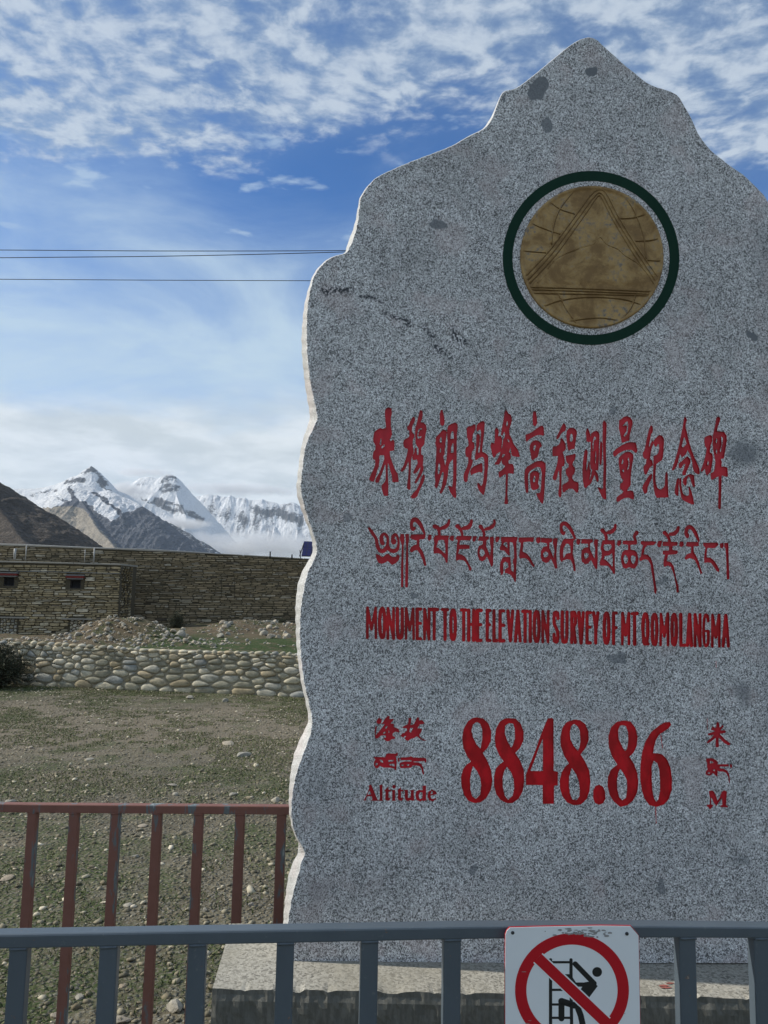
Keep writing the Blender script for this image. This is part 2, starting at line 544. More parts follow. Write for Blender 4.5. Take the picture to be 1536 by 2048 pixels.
    M['brickstone'] = stone_mat('ochre_wall_stone', [(0, (0.405, 0.328, 0.188)), (0.25, (0.257, 0.210, 0.123)), (0.5, (0.473, 0.387, 0.233)), (0.72, (0.324, 0.275, 0.181)),
                                (0.86, (0.446, 0.393, 0.272)), (0.95, (0.648, 0.590, 0.454)), (1, (0.135, 0.111, 0.078))], 4, (1, 1, 3), 14, 0.5, 0.02, 0.35)
    M['darkstone'] = stone_mat('brown_slab_stone', [(0, (0.324, 0.262, 0.161)), (0.25, (0.209, 0.172, 0.109)), (0.5, (0.391, 0.313, 0.192)), (0.75, (0.270, 0.222, 0.149)),
                               (0.86, (0.364, 0.319, 0.224)), (0.95, (0.540, 0.484, 0.373)), (1, (0.101, 0.084, 0.062))], 4, (1, 1, 3), 14, 0.5, 0.02, 0.35)
    M['mortar'] = simple('dark_mud_joint', (0.085, 0.073, 0.048), 0.95, 0, 0.4, 6, 0.6, 0.02)  # dark mud between and behind the stones
    M['mortar_pale'] = simple('pale_earth_joint', (0.30, 0.27, 0.20), 0.95, 0, 0.4, 9, 0.6, 0.02)
    M['rubble'] = stone_mat('pale_rubble', [(0, (0.36, 0.33, 0.26)), (0.3, (0.27, 0.26, 0.22)), (0.6, (0.42, 0.38, 0.30)), (0.8, (0.33, 0.27, 0.19)), (1, (0.30, 0.29, 0.26))],
                            7, (1, 1, 1.6), 30, 0.5, 0.01, 0.3)
    M['pebble'] = stone_mat('gravel_stone', [(0, (0.194, 0.170, 0.116)), (0.3, (0.137, 0.123, 0.084)), (0.55, (0.262, 0.234, 0.162)), (0.75, (0.194, 0.165, 0.107)), (0.88, (0.376, 0.340, 0.242)), (1, (0.593, 0.532, 0.409))],
                            40, (1, 1, 2), 120, 0.4, 0.004, 0.3)
    M['coping'] = simple('cement_coping', (0.30, 0.285, 0.24), 0.9, 0, 0.25, 3, 0.4, 0.01)
    M['lintel_red'] = simple('lintel_dark_red', (0.22, 0.04, 0.035), 0.8, 0, 0.25, 8)
    M['lintel_pale'] = simple('lintel_pale_board', (0.20, 0.205, 0.20), 0.8, 0, 0.2, 8)
    M['dark_opening'] = simple('window_opening_black', (0.006, 0.006, 0.007), 0.8, 0, 0.3, 3, 0.0)  # matte black standing in for the darkness inside the opening
    M['frame_black'] = simple('black_window_frame', (0.02, 0.018, 0.018), 0.7, 0, 0.3, 8)
    M['pipe_white'] = simple('white_post_paint', (0.38, 0.38, 0.36), 0.6, 0, 0.1, 8)
    M['dark_metal'] = simple('dark_metal', (0.03, 0.032, 0.036), 0.6, 0.3, 0.2, 20)
    M['solar'] = simple('blue_panel_glass', (0.02, 0.022, 0.09), 0.25, 0.1, 0.3, 4, 0.0)
    M['cable'] = simple('black_cable', (0.02, 0.022, 0.03), 0.6, 0, 0.1, 3)
    M['twig'] = simple('shrub_twig', (0.055, 0.043, 0.03), 0.9, 0, 0.4, 20)
    m, g = material('shrub_leaf')
    r = rand_piece(g)
    finish(g, g.ramp(r, [(0, (0.018, 0.024, 0.014)), (0.5, (0.036, 0.044, 0.022)), (1, (0.07, 0.07, 0.038))]), 0.8)
    M['leaf'] = m
    m, g = material('short_grass')
    r = rand_piece(g)
    finish(g, g.ramp(r, [(0, (0.05, 0.075, 0.02)), (0.5, (0.09, 0.12, 0.035)), (1, (0.17, 0.17, 0.07))]), 0.8)
    M['grass'] = m

    # gravelly earth
    m, g = material('gravelly_earth')
    tc = g.n('ShaderNodeTexCoord').outputs['Object']
    v1 = g.n('ShaderNodeTexVoronoi', {'Vector': g.vmath('ADD', tc, g.scale(g.n('ShaderNodeTexNoise', {'Vector': tc, 'Scale': 30.0}).outputs[1], (0.03, 0.03, 0))), 'Scale': 38.0})
    vr = g.n('ShaderNodeSeparateColor', {0: v1.outputs['Color']}).outputs[0]
    v3 = g.n('ShaderNodeTexVoronoi', {'Vector': tc, 'Scale': 110.0})
    vr3 = g.n('ShaderNodeSeparateColor', {0: v3.outputs['Color']}).outputs[0]
    big = g.noise(tc, 0.55, 5, 0.6)
    mid = g.noise(tc, 6.0, 6, 0.65)
    fine = g.noise(tc, 60.0, 5, 0.7)
    earth = g.mix(g.step(mid, 0.3, 0.7), (0.085, 0.074, 0.050, 1), (0.165, 0.145, 0.098, 1))
    sg = g.n('ShaderNodeSeparateXYZ', {0: tc})
    yy = g.math('ADD', sg.outputs[1], g.math('MULTIPLY_ADD', big, 5.0, -2.5))
    bare = g.math('MULTIPLY', g.step(yy, 7.0, 8.6), g.step(yy, 12.6, 11.2))
    warm = g.math('MAXIMUM', g.step(big, 0.55, 0.66, 0, 0.7), g.math('MULTIPLY', bare, 0.8))
    earth = g.mix(warm, earth, (0.20, 0.165, 0.115, 1))
    stones = g.ramp(vr, [(0, (0.07, 0.066, 0.053)), (0.5, (0.15, 0.143, 0.115)), (0.9, (0.21, 0.20, 0.17)), (1, (0.36, 0.35, 0.30))])
    isst = g.math('MULTIPLY', g.step(v1.outputs['Distance'], 0.42, 0.3), g.step(vr, 0.3, 0.35))
    cc = g.mix(g.math('MULTIPLY', isst, 0.75), earth, stones)
    cc = g.mix(g.math('MULTIPLY', g.step(vr3, 0.7, 0.75), 0.5), cc, (0.25, 0.24, 0.20, 1))
    # sparse green where the turf holds
    gm = g.math('MULTIPLY', g.step(g.math('MULTIPLY_ADD', bare, -0.10, g.noise(tc, 0.8, 6, 0.7)), 0.46, 0.56), g.step(fine, 0.40, 0.58, 0, 1.0))
    cc = g.mix(g.math('MULTIPLY', gm, 0.9), cc, (0.050, 0.078, 0.022, 1))
    h = g.math('ADD', g.math('MULTIPLY', g.step(v1.outputs['Distance'], 0.6, 0.1), 0.8), g.math('ADD', mid, g.math('MULTIPLY', fine, 0.5)))
    finish(g, cc, 0.95, 0, h, 0.9, 0.02, 0.15)
    M['ground'] = m
    m, g = material('terrace_turf_and_earth')
    tc = g.n('ShaderNodeTexCoord').outputs['Object']
    mid = g.noise(tc, 2.2, 6, 0.65)
    fine = g.noise(tc, 25.0, 5, 0.7)
    sg = g.n('ShaderNodeSeparateXYZ', {0: tc})
    gz = g.math('MULTIPLY', g.step(sg.outputs[0], -6.2, -4.6), g.step(sg.outputs[1], 20.5, 18.5))
    cc = g.mix(g.math('MAXIMUM', g.step(mid, 0.50, 0.40, 0, .6), g.math('MULTIPLY', gz, g.step(mid, 0.62, 0.5))), (0.125, 0.098, 0.062, 1), (0.048, 0.072, 0.024, 1))
    cc = g.mix(g.step(fine, 0.60, 0.68, 0, 0.6), cc, (0.26, 0.24, 0.19, 1))
    finish(g, cc, 0.95, 0, g.math('ADD', mid, fine), 0.8, 0.05, 0.15)
    M['terrace'] = m


bake_materials()
# ------------------------------------------------------------------ the carved writing, traced stroke by stroke
# each glyph: (name, material, (ox, oy, scale), [filled outlines], [openings], [brush strokes of (x, y, radius)])
GL = []
def gl(name, mat, org, fills, holes=(), strokes=()):
    GL.append((name, mat, org, [_p(s) for s in fills], [_p(s) for s in holes], [_s(s) for s in strokes]))
def _p(s):
    a = [float(t) for t in s.replace(',', ' ').split()]
    return list(zip(a[0::2], a[1::2]))
def _s(s):
    a = [float(t) for t in s.replace(',', ' ').split()]
    return list(zip(a[0::3], a[1::3], a[2::3]))
K1 = (730, 810, 10.24); K2 = (860, 810, 10.24); K3 = (970, 810, 10.24); K4 = (1095, 820, 10.24); K5 = (1215, 820, 10.24); K6 = (1335, 820, 10.24)
CH = 'carved_character'
gl(CH, 'a', K1, ["440,60 500,50 545,70 550,180 530,260 530,450 545,520 555,600 540,640 510,700 520,740 545,730 555,710 590,715 605,770 600,930 540,940 505,945 515,1050 550,1150 590,1260 640,1370 670,1390 690,1530 690,1580 560,1580 550,1450 520,1350 490,1230 470,1180 465,1300 475,1560 480,1650 475,1860 380,1860 345,1730 335,1650 400,1580 420,1540 425,1300 415,1210 370,1350 320,1480 290,1580 240,1600 205,1570 225,1500 300,1370 350,1230 395,1100 390,1030 300,1030 290,1100 300,1120 285,1250 250,1350 220,1470 180,1570 130,1570 80,1520 110,1450 170,1320 205,1230 210,1130 165,1110 155,1050 170,960 210,910 215,830 175,760 165,700 185,560 230,520 290,480 330,470 345,490 400,475 430,470 420,350 405,180 410,110"],
   ["318,690 338,690 328,825 300,805", "335,860 395,800 402,842 345,895"])
gl(CH, 'a', K1, ["1010,230 1030,290 1010,360 980,400 965,480 960,530 985,580 1020,610 1010,660 985,700 975,760 980,830 990,900 1000,960 960,1060 945,1120 940,1300 930,1500 935,1700 925,1735 890,1740 860,1700 860,1640 880,1500 895,1300 890,1140 860,1230 825,1310 775,1365 735,1370 730,1330 790,1240 840,1080 870,950 880,900 815,885 795,850 780,780 800,710 860,680 905,650 910,600 905,525 870,510 860,450 900,400 930,330 970,250",
   "1120,110 1150,100 1180,130 1185,200 1165,300 1140,350 1200,360 1250,410 1265,500 1240,600 1225,700 1220,790 1190,840 1160,860 1150,920 1150,1010 1190,1030 1195,1120 1185,1230 1205,1290 1190,1350 1150,1440 1100,1520 1060,1590 1030,1610 1010,1590 1060,1480 1110,1380 1140,1270 1125,1280 1110,1310 1070,1370 1030,1405 990,1405 985,1380 1020,1300 1080,1190 1060,1110 1020,1125 985,1130 965,1080 975,1030 1010,970 1020,880 1060,870 1065,1010 1085,1030 1095,1000 1095,870 1060,840 1035,780 1030,680 1025,560 1030,470 1060,370 1090,250",
   "1195,1415 1225,1440 1230,1490 1190,1600 1140,1700 1100,1790 1070,1870 1030,1905 970,1920 930,1880 980,1810 1050,1740 1110,1620 1160,1480"],
   ["1105,488 1165,478 1172,492 1122,508 1093,575 1088,640 1100,650 1162,638 1150,668 1088,692 1072,660 1075,570"])
gl(CH, 'a', K2, ["215,110 235,90 260,110 285,220 300,340 290,410 250,430 210,400 200,300 200,180",
   "270,505 320,515 350,555 335,640 320,750 305,900 300,1020 270,1050 290,1130 310,1250 335,1130 350,980 360,760 350,600 355,480 375,420 440,385 520,355 565,390 570,460 550,600 545,900 545,1300 540,1550 530,1700 540,1880 515,1915 460,1860 410,1780 365,1660 410,1655 450,1690 465,1600 475,1400 475,1230 470,1110 430,1150 400,1190 385,1240 370,1400 355,1500 335,1620 290,1720 240,1810 205,1815 195,1785 230,1690 265,1540 285,1400 265,1365 240,1400 210,1510 170,1640 150,1700 110,1700 95,1660 110,1560 95,1440 110,1300 115,1150 125,1000 130,860 105,790 120,720 110,680 135,640 190,590 230,540"],
   ["460,528 484,560 484,692 418,692 428,600 445,545", "478,765 484,975 425,975 432,855 458,805", "225,645 242,700 237,772 196,765 198,705", "217,865 230,960 198,975 203,915", "185,1165 208,1250 208,1340 176,1425 158,1390 163,1280"])
gl(CH, 'a', K2, ["750,470 780,440 840,430 900,390 935,400 940,480 910,540 880,610 870,680 865,750 900,770 915,850 890,920 860,960 850,1060 850,1110 880,1120 870,1190 840,1280 800,1380 780,1440 770,1560 730,1590 690,1550 685,1450 700,1390 750,1290 785,1180 780,1070 740,1060 720,990 725,900 745,860 790,840 790,760 775,700 755,660",
   "952,420 990,370 1060,330 1110,330 1125,360 1110,520 1095,700 1075,850 1070,960 1130,980 1185,1030 1195,1090 1190,1260 1175,1400 1165,1560 1135,1690 1105,1850 1070,1830 1010,1760 975,1690 965,1600 995,1590 1050,1660 1080,1610 1100,1450 1115,1290 1110,1110 1090,1070 1060,1065 1000,1090 960,1125 920,1130 920,1050 935,960 945,850 945,700 950,600 1010,590 1025,640 1015,800 990,900 985,970 1010,980 1020,900 1030,760 1040,640 1045,560 1030,500 990,530 960,550 950,500",
   "840,1310 890,1260 960,1225 1040,1190 1070,1190 1075,1250 1080,1340 1060,1390 1010,1370 950,1390 890,1410 850,1445 825,1400 820,1350"])
gl(CH, 'a', K3, ["205,480 235,465 275,490 280,560 270,640 290,640 325,625 345,680 350,760 335,890 330,950 290,970 240,1000 210,1050 185,1090 155,1050 135,950 115,860 120,780 150,765 190,790 200,700 200,560",
   "400,150 430,90 460,130 475,170 520,190 550,260 550,330 520,430 490,520 500,590 540,680 590,800 640,870 690,950 715,1060 670,1065 600,1055 560,1040 545,1030 532,930 520,860 505,930 488,970 525,990 530,1060 520,1110 480,1140 485,1200 570,1205 595,1280 590,1410 470,1400 470,1500 465,1700 460,1850 475,2020 430,2035 395,2020 415,1850 420,1650 425,1410 370,1440 300,1495 275,1440 275,1370 330,1340 380,1290 410,1250 370,1220 345,1190 340,1140 350,1080 400,1040 412,1010 360,1005 348,1080 330,1150 290,1220 210,1225 195,1195 240,1140 290,1040 320,960 345,880 365,780 370,700 350,690 350,620 325,620 340,500 370,350 385,250"],
   ["455,318 472,380 450,445 433,400", "395,542 412,600 402,660 370,705 343,650 370,600", "458,690 490,718 498,768 468,742"])
gl(CH, 'a', K3, ["985,130 1020,120 1045,150 1060,250 1070,370 1050,420 1010,435 980,400 975,250",
   "1180,420 1205,470 1210,620 1190,630 1130,610 1060,620 980,660 900,710 855,755 830,720 830,605 900,585 980,540 1060,480 1130,430",
   "1035,715 1090,730 1140,770 1165,830 1150,860 1120,880 1105,960 1080,1060 1020,1100 975,1140 945,1100 935,1000 915,920 915,840 940,780 980,740",
   "860,1260 950,1210 1050,1150 1130,1140 1190,1155 1240,1200 1245,1300 1235,1450 1225,1650 1215,1800 1200,1950 1190,2020 1160,2020 1110,1950 1070,1870 1045,1810 1090,1800 1130,1795 1145,1700 1155,1550 1160,1400 1145,1300 1110,1270 1060,1270 980,1310 920,1360 885,1420 880,1500 885,1650 890,1770 865,1810 835,1790 815,1650 805,1500 810,1380 830,1310",
   "1020,1345 1080,1355 1115,1400 1110,1480 1095,1560 1085,1600 1105,1640 1100,1700 1050,1735 980,1745 940,1700 925,1600 915,1500 920,1410 960,1365"],
   ["1030,808 1043,860 1010,945 988,910 998,850", "1015,1438 1033,1480 1022,1575 988,1582 982,1530"])
gl(CH, 'a', K4, ["330,270 365,290 380,350 365,430 310,450 270,510 240,570 200,605 175,590 190,530 235,440 280,350 310,290",
   "265,585 300,575 325,610 355,660 375,740 375,800 345,840 310,860 330,920 350,1000 350,1100 340,1150 300,1150 290,1300 285,1500 290,1700 275,1790 245,1790 220,1740 225,1650 245,1500 240,1300 235,1220 215,1290 195,1370 180,1430 130,1440 105,1410 105,1370 150,1260 190,1130 210,1020 215,940 160,945 110,950 100,900 100,800 115,745 180,740 230,710 260,650",
   "495,360 550,370 595,420 605,480 585,570 575,650 560,740 560,800 500,800 440,835 415,800 405,700 390,620 385,520 395,430 440,370",
   "570,890 580,930 560,1010 530,1060 510,1110 530,1150 560,1180 565,1240 550,1300 510,1350 510,1400 540,1450 590,1470 630,1480 640,1560 630,1690 590,1695 555,1650 510,1610 440,1610 380,1650 350,1685 310,1680 300,1620 300,1550 340,1510 400,1480 430,1450 430,1390 400,1350 375,1300 370,1220 400,1190 430,1170 435,1110 395,1080 375,1010 370,940 430,925 500,910"],
   ["490,476 518,520 517,620 490,655 457,630 458,530"])
gl(CH, 'a', K4, ["820,365 840,400 865,460 885,550 885,650 840,660 795,640 795,540 780,480 795,400",
   "790,790 825,850 810,1000 795,1130 800,1260 820,1160 845,1045 865,1060 865,1150 870,1220 890,1220 880,1320 855,1440 840,1540 820,1570 775,1605 745,1570 725,1450 715,1300 720,1100 740,950 760,840",
   "890,490 940,440 1000,420 1040,440 1065,500 1060,620 1055,800 1055,1000 1045,1150 1040,1230 1010,1235 980,1240 1020,1290 1045,1370 1050,1440 1030,1480 1000,1450 975,1360 960,1330 935,1400 900,1480 850,1555 830,1530 860,1440 900,1320 915,1220 880,1190 870,1100 880,900 885,700",
   "1080,640 1110,645 1125,690 1120,850 1115,1000 1105,1120 1080,1135 1065,1110 1060,950 1070,750",
   "1155,205 1210,270 1205,450 1195,700 1200,1000 1200,1300 1195,1600 1205,1820 1165,1835 1120,1790 1070,1690 1020,1590 1060,1580 1110,1625 1135,1600 1140,1400 1145,1100 1135,800 1125,600 1130,400 1125,270"],
   ["965,535 990,570 992,612 962,605 948,640 938,800 930,890 922,700 938,590", "992,790 998,900 988,1040 980,1140 974,1000"])
gl(CH, 'a', K5, ["235,210 280,190 330,140 410,125 470,155 510,220 515,290 490,380 465,480 450,570 450,630 390,640 330,665 290,675 275,580 255,470 230,370 235,290",
   "580,665 595,740 615,840 585,890 540,850 490,815 400,815 310,845 230,890 170,945 130,960 110,900 120,850 200,780 290,720 380,675 470,655",
   "400,855 470,860 530,910 530,1000 510,1100 495,1200 480,1300 475,1380 475,1450 475,1540 440,1580 410,1620 410,1660 470,1645 525,1660 545,1750 540,1835 490,1820 430,1795 360,1800 280,1840 215,1890 180,1860 185,1790 240,1740 300,1710 325,1670 300,1640 260,1620 255,1510 300,1490 325,1440 280,1390 255,1300 240,1180 225,1060 235,970 290,920 350,870"],
   ["410,228 424,300 418,400 402,490 350,545 328,532 350,490 390,430 403,340 380,312 305,328 340,290 370,250", "310,995 329,1050 312,1105 282,1105 300,1040", "430,960 448,1050 448,1130 432,1205 403,1235 403,1210 428,1140 433,1050 408,1010", "315,1195 343,1250 325,1280 303,1240"])
gl(CH, 'a', K5, ["880,310 915,320 930,380 925,460 895,490 880,560 865,640 850,720 845,770 870,730 890,670 920,620 945,650 940,700 910,770 890,850 880,930 870,1010 900,1015 920,1060 935,1130 880,1165 850,1210 825,1270 790,1335 755,1310 735,1220 740,1150 785,1110 800,1000 760,1005 725,960 720,880 760,810 780,700 800,600 830,470 860,370",
   "900,1295 920,1330 900,1400 860,1500 820,1590 820,1680 780,1720 745,1700 710,1600 730,1530 790,1440 840,1350",
   "950,620 990,570 1060,505 1120,530 1160,600 1155,720 1145,860 1130,980 1115,1030 1050,1070 1000,1110 990,1200 980,1350 990,1500 1020,1590 1070,1625 1120,1615 1165,1560 1175,1450 1180,1330 1200,1265 1225,1260 1235,1350 1240,1550 1250,1790 1010,1800 975,1740 945,1600 930,1450 930,1300 940,1120 940,940 1000,920 1040,880 1060,780 1050,700 1035,690 1010,740 990,760 960,735 945,680"])
gl(CH, 'a', K6, ["360,130 385,160 400,210 375,280 370,360 400,460 420,560 450,680 490,810 540,940 590,1060 640,1160 660,1260 650,1320 600,1310 540,1260 515,1180 505,1060 475,960 440,870 410,820 385,890 330,950 290,975 260,905 240,960 215,1070 185,1160 130,1230 95,1245 90,1200 130,1100 170,960 210,820 240,700 270,540 300,400 325,250 335,160",
   "405,945 440,970 470,1030 470,1080 430,1170 390,1260 365,1340 310,1335 300,1290 340,1190 365,1110 340,1100 300,1160 265,1205 230,1180 225,1100 290,1050 350,990",
   "215,1385 235,1400 230,1550 225,1750 190,1760 150,1720 145,1650 165,1540 185,1430",
   "260,1380 285,1430 285,1560 310,1680 340,1740 400,1760 435,1740 440,1660 425,1580 440,1560 470,1600 500,1700 530,1820 545,1930 490,1935 400,1890 320,1850 280,1790 260,1680 240,1550 240,1430",
   "470,1305 540,1330 550,1430 565,1580 520,1570 485,1480 460,1390 420,1360 395,1440 390,1530 360,1560 315,1500 315,1420 360,1370 410,1330"],
   ["340,553 367,610 392,690 350,738 314,768 293,730 310,660"])
gl(CH, 'a', K6, ["755,565 810,530 870,510 915,530 915,640 885,720 870,800 865,870 910,890 930,960 925,1040 905,1150 885,1270 810,1345 780,1300 765,1200 730,1250 690,1270 675,1240 710,1150 750,1040 790,880 800,790 765,730 755,650",
   "1000,150 1040,130 1080,165 1070,230 1035,330 1010,430 1080,435 1160,450 1210,520 1215,620 1195,750 1170,900 1150,995 1090,1000 1110,1060 1105,1160 1160,1155 1225,1180 1240,1360 1190,1370 1130,1340 1105,1360 1105,1500 1100,1700 1095,1900 1090,2030 1050,2035 1035,1980 1040,1800 1045,1600 1045,1360 980,1390 910,1440 885,1400 880,1290 940,1270 965,1200 980,1060 960,950 935,830 925,700 925,540 950,420 975,300"],
   ["830,1025 843,1080 830,1148 812,1110", "1000,572 1019,620 1002,688 987,640", "1100,542 1134,570 1128,680 1103,780 1092,864 1072,855 1083,790 1108,700 1102,620", "1000,785 1014,850 1008,905 988,860"])
TA = (730, 1030, 9.035); TB = (860, 1030, 9.035); TC = (990, 1030, 9.035); TD = (1110, 1030, 9.035); TE = (1230, 1030, 9.035); TF = (1310, 1030, 9.035)
TL, TM = 'carved_tibetan_letter', 'carved_mark'
gl(TL, 'a', TA, ["190,700 240,710 320,765 390,700 430,705 500,760 550,755 595,700 630,750 610,820 560,870 490,905 440,860 410,830 370,860 300,885 240,860 205,790"], (),
   ["75,240,24 130,320,30 200,430,30 225,560,34 270,640,36 320,650,38 375,610,38 405,540,28 412,450,24 398,380,26 345,340,26 300,380,32 298,450,38 312,505,36 335,530,18", "415,560,24 450,630,34 520,650,38 580,620,34 605,540,24 600,440,22 560,355,27 512,380,30 500,450,34 518,500,36 552,470,18 540,440,12"])
gl(TM, 'a', TA, ["640,340 708,340 712,440 700,540 695,900 690,1300 650,1310 650,900 665,540 640,470 625,430"])
gl(TM, 'a', TA, ["722,345 795,340 795,440 780,560 785,900 775,1310 725,1310 730,900 745,600 735,440"])
gl(TL, 'a', TA, ["830,350 1090,345 1095,400 1060,440 985,440 980,560 1040,650 1080,760 1110,900 1095,925 1065,910 1040,810 990,700 940,630 880,650 840,680 805,650 830,580 890,540 935,530 935,460 850,440 815,410"], (),
   ["1075,330,22 1035,240,30 985,150,38 930,90,42 880,85,42 845,130,30 840,200,30 860,260,30 890,240,30"])
gl(TM, 'a', TA, ["1150,350 1205,355 1205,430 1160,475 1125,430"])
gl(TL, 'a', TB, ["90,365 350,370 335,430 325,560 325,700 320,860 290,865 260,780 200,710 140,690 65,700 60,620 80,500 60,430"], ["150,460 220,445 260,460 275,560 280,700 260,690 210,640 150,590 115,580 135,520"],
   ["85,205,40 140,230,35 165,300,28 170,370,25", "345,95,20 330,160,28 270,215,38 190,245,28"])
gl(TM, 'a', TB, ["375,370 435,370 430,470 380,465 345,430"])
gl(TL, 'a', TB, ["460,420 490,375 755,375 750,430 720,460 600,455 540,460 535,540 620,530 720,545 715,610 620,615 530,620 510,700 580,715 640,760 690,850 740,940 755,970 740,1005 705,1000 690,930 640,850 600,815 520,810 480,830 465,780 475,650 485,550 500,460"], (),
   ["495,200,40 545,250,30 575,320,25 585,380,22", "750,100,25 735,160,32 690,220,42 600,240,30"])
gl(TM, 'a', TB, ["780,380 850,380 830,450 800,490 760,460"])
gl(TL, 'a', TB, ["890,385 1065,390 1060,440 1020,460 1015,560 1050,650 1085,740 1100,600 1080,480 1080,400 1150,385 1155,440 1145,600 1140,780 1140,900 1120,945 1095,910 1060,820 1030,750 1000,800 950,840 900,820 860,740 855,640 880,560 950,530 955,470 865,465"], ["930,605 975,640 995,700 950,750 910,740 895,680 905,630"],
   ["915,210,40 950,260,28 975,330,26 975,400,22", "1160,95,22 1165,150,26 1110,220,34 1010,255,30"])
gl(TM, 'a', TB, ["1190,395 1240,385 1265,420 1225,490 1190,495 1175,440"])
gl(TL, 'a', TC, ["110,395 405,395 410,430 390,480 390,600 395,750 385,950 380,1190 360,1220 330,1150 290,1090 230,1055 175,1045 180,980 240,940 235,870 190,840 150,870 150,960 155,1040 130,1090 100,1070 85,960 95,860 140,760 280,755 285,860 285,980 335,1040 340,950 320,830 345,760 340,620 320,500 270,485 265,600 265,740 230,720 170,645 90,635 85,590 120,510 105,450"], ["170,490 220,490 225,600 190,570 150,540"])
gl(TL, 'a', TC, ["430,405 710,400 690,490 620,480 515,490 510,580 500,660 570,690 630,760 680,850 720,920 700,945 660,910 620,840 560,780 500,780 450,790 435,740 450,620 465,510 425,480"])
gl(TM, 'a', TC, ["745,410 820,395 825,490 780,520 740,480"])
gl(TL, 'a', TC, ["830,410 1040,420 1025,490 985,500 985,600 1030,700 1060,780 1075,640 1045,500 1050,420 1135,420 1130,470 1115,600 1110,800 1130,960 1085,975 1060,900 1010,790 970,850 920,870 860,840 825,760 830,650 870,580 940,560 935,510 830,495"], ["915,655 955,680 965,730 905,775 870,740 870,690"])
gl(TL, 'a', TD, ["160,430 330,425 370,440 330,470 330,560 320,700 345,800 370,930 375,1015 335,1010 320,900 280,810 220,800 150,820 120,860 85,800 80,650 100,550 130,480"], ["200,520 240,515 275,560 280,680 200,700 155,780 145,700 155,600"],
   ["360,420,20 310,310,28 255,220,34 190,155,38 130,165,34 110,220,26 120,290,30 150,340,28 175,310,20"])
gl(TM, 'a', TD, ["390,430 465,435 450,520 420,545 385,510"])
gl(TL, 'a', TD, ["480,435 685,435 680,490 635,510 630,600 670,700 715,790 725,620 700,500 710,435 780,440 770,600 770,800 765,960 745,990 715,950 680,870 650,810 600,880 540,890 485,840 470,740 480,640 530,590 600,580 595,520 470,515"], ["560,680 605,700 610,750 555,795 530,760 530,700"])
gl(TL, 'a', TD, ["860,455 1080,450 1085,540 1080,800 1085,1060 1060,1070 1020,1000 960,920 880,915 815,910 805,860 840,760 845,680 820,600 840,520"], ["890,530 1010,530 1025,590 960,650 900,640 870,580", "900,740 980,730 1030,690 1045,800 1040,940 980,870 920,810 880,800"],
   ["855,275,38 900,330,30 925,400,30 925,460,26", "1090,180,24 1080,240,30 1020,300,38 950,320,28"])
gl(TM, 'a', TD, ["1130,455 1195,450 1190,530 1150,570 1115,530"])
gl(TL, 'a', TE, ["140,460 400,460 395,530 280,540 285,630 350,635 400,680 425,790 410,900 360,970 300,965 260,940 200,970 150,960 115,870 105,770 130,670 180,630 235,630 235,540 135,525"], ["185,715 225,750 240,810 210,885 175,870 155,800 160,740", "330,725 370,760 370,830 340,885 300,860 280,790 295,740"],
   ["392,318,38 355,370,28 355,420,24 372,460,22"])
gl(TL, 'a', TE, ["470,470 740,475 745,500 700,545 580,550 540,600 515,710 590,715 650,780 690,900 710,1060 730,1200 755,1360 740,1435 710,1400 700,1290 680,1150 655,1000 640,890 590,810 530,800 460,835 430,800 470,740 480,640 510,550 460,520"])
gl(TM, 'a', TE, ["780,470 845,458 850,500 825,580 780,580 755,540"])
gl(TL, 'a', TE, ["862,480 1130,485 1130,555 1040,560 1040,630 1130,640 1135,690 1100,710 960,720 945,780 935,830 1010,850 1060,920 1080,1020 1110,1150 1150,1290 1150,1400 1110,1400 1105,1300 1080,1160 1050,1040 1010,940 960,910 900,940 880,920 875,860 880,800 905,720 860,710 860,640 970,640 975,560 862,560"], (),
   ["895,320,38 945,370,28 975,430,26 985,500,24", "1145,225,28 1120,290,35 1060,340,38 1000,345,30"])
gl(TM, 'a', TE, ["1170,480 1240,480 1240,550 1200,585 1160,550"])
gl(TL, 'a', TF, ["570,485 790,485 795,560 700,565 700,670 750,750 795,860 830,980 860,1050 820,1075 800,1000 760,900 720,820 680,790 620,780 560,810 530,780 570,710 650,680 650,580 555,560"], (),
   ["790,465,20 745,360,32 690,260,34 630,215,36 580,240,35 560,320,32 580,370,38 590,405,20"])
gl(TL, 'a', TF, ["870,500 1130,495 1145,540 1080,600 945,595 935,680 935,760 1010,775 1070,830 1120,900 1165,990 1150,1035 1110,1010 1060,930 1010,865 950,855 890,870 885,780 900,660 910,590 870,550"])
gl(TM, 'a', TF, ["1180,510 1240,500 1240,570 1220,610 1180,590 1165,540"])
gl(TM, 'a', TF, ["1252,505 1325,500 1330,700 1335,900 1345,1160 1295,1165 1290,900 1280,700 1270,600 1248,570"])
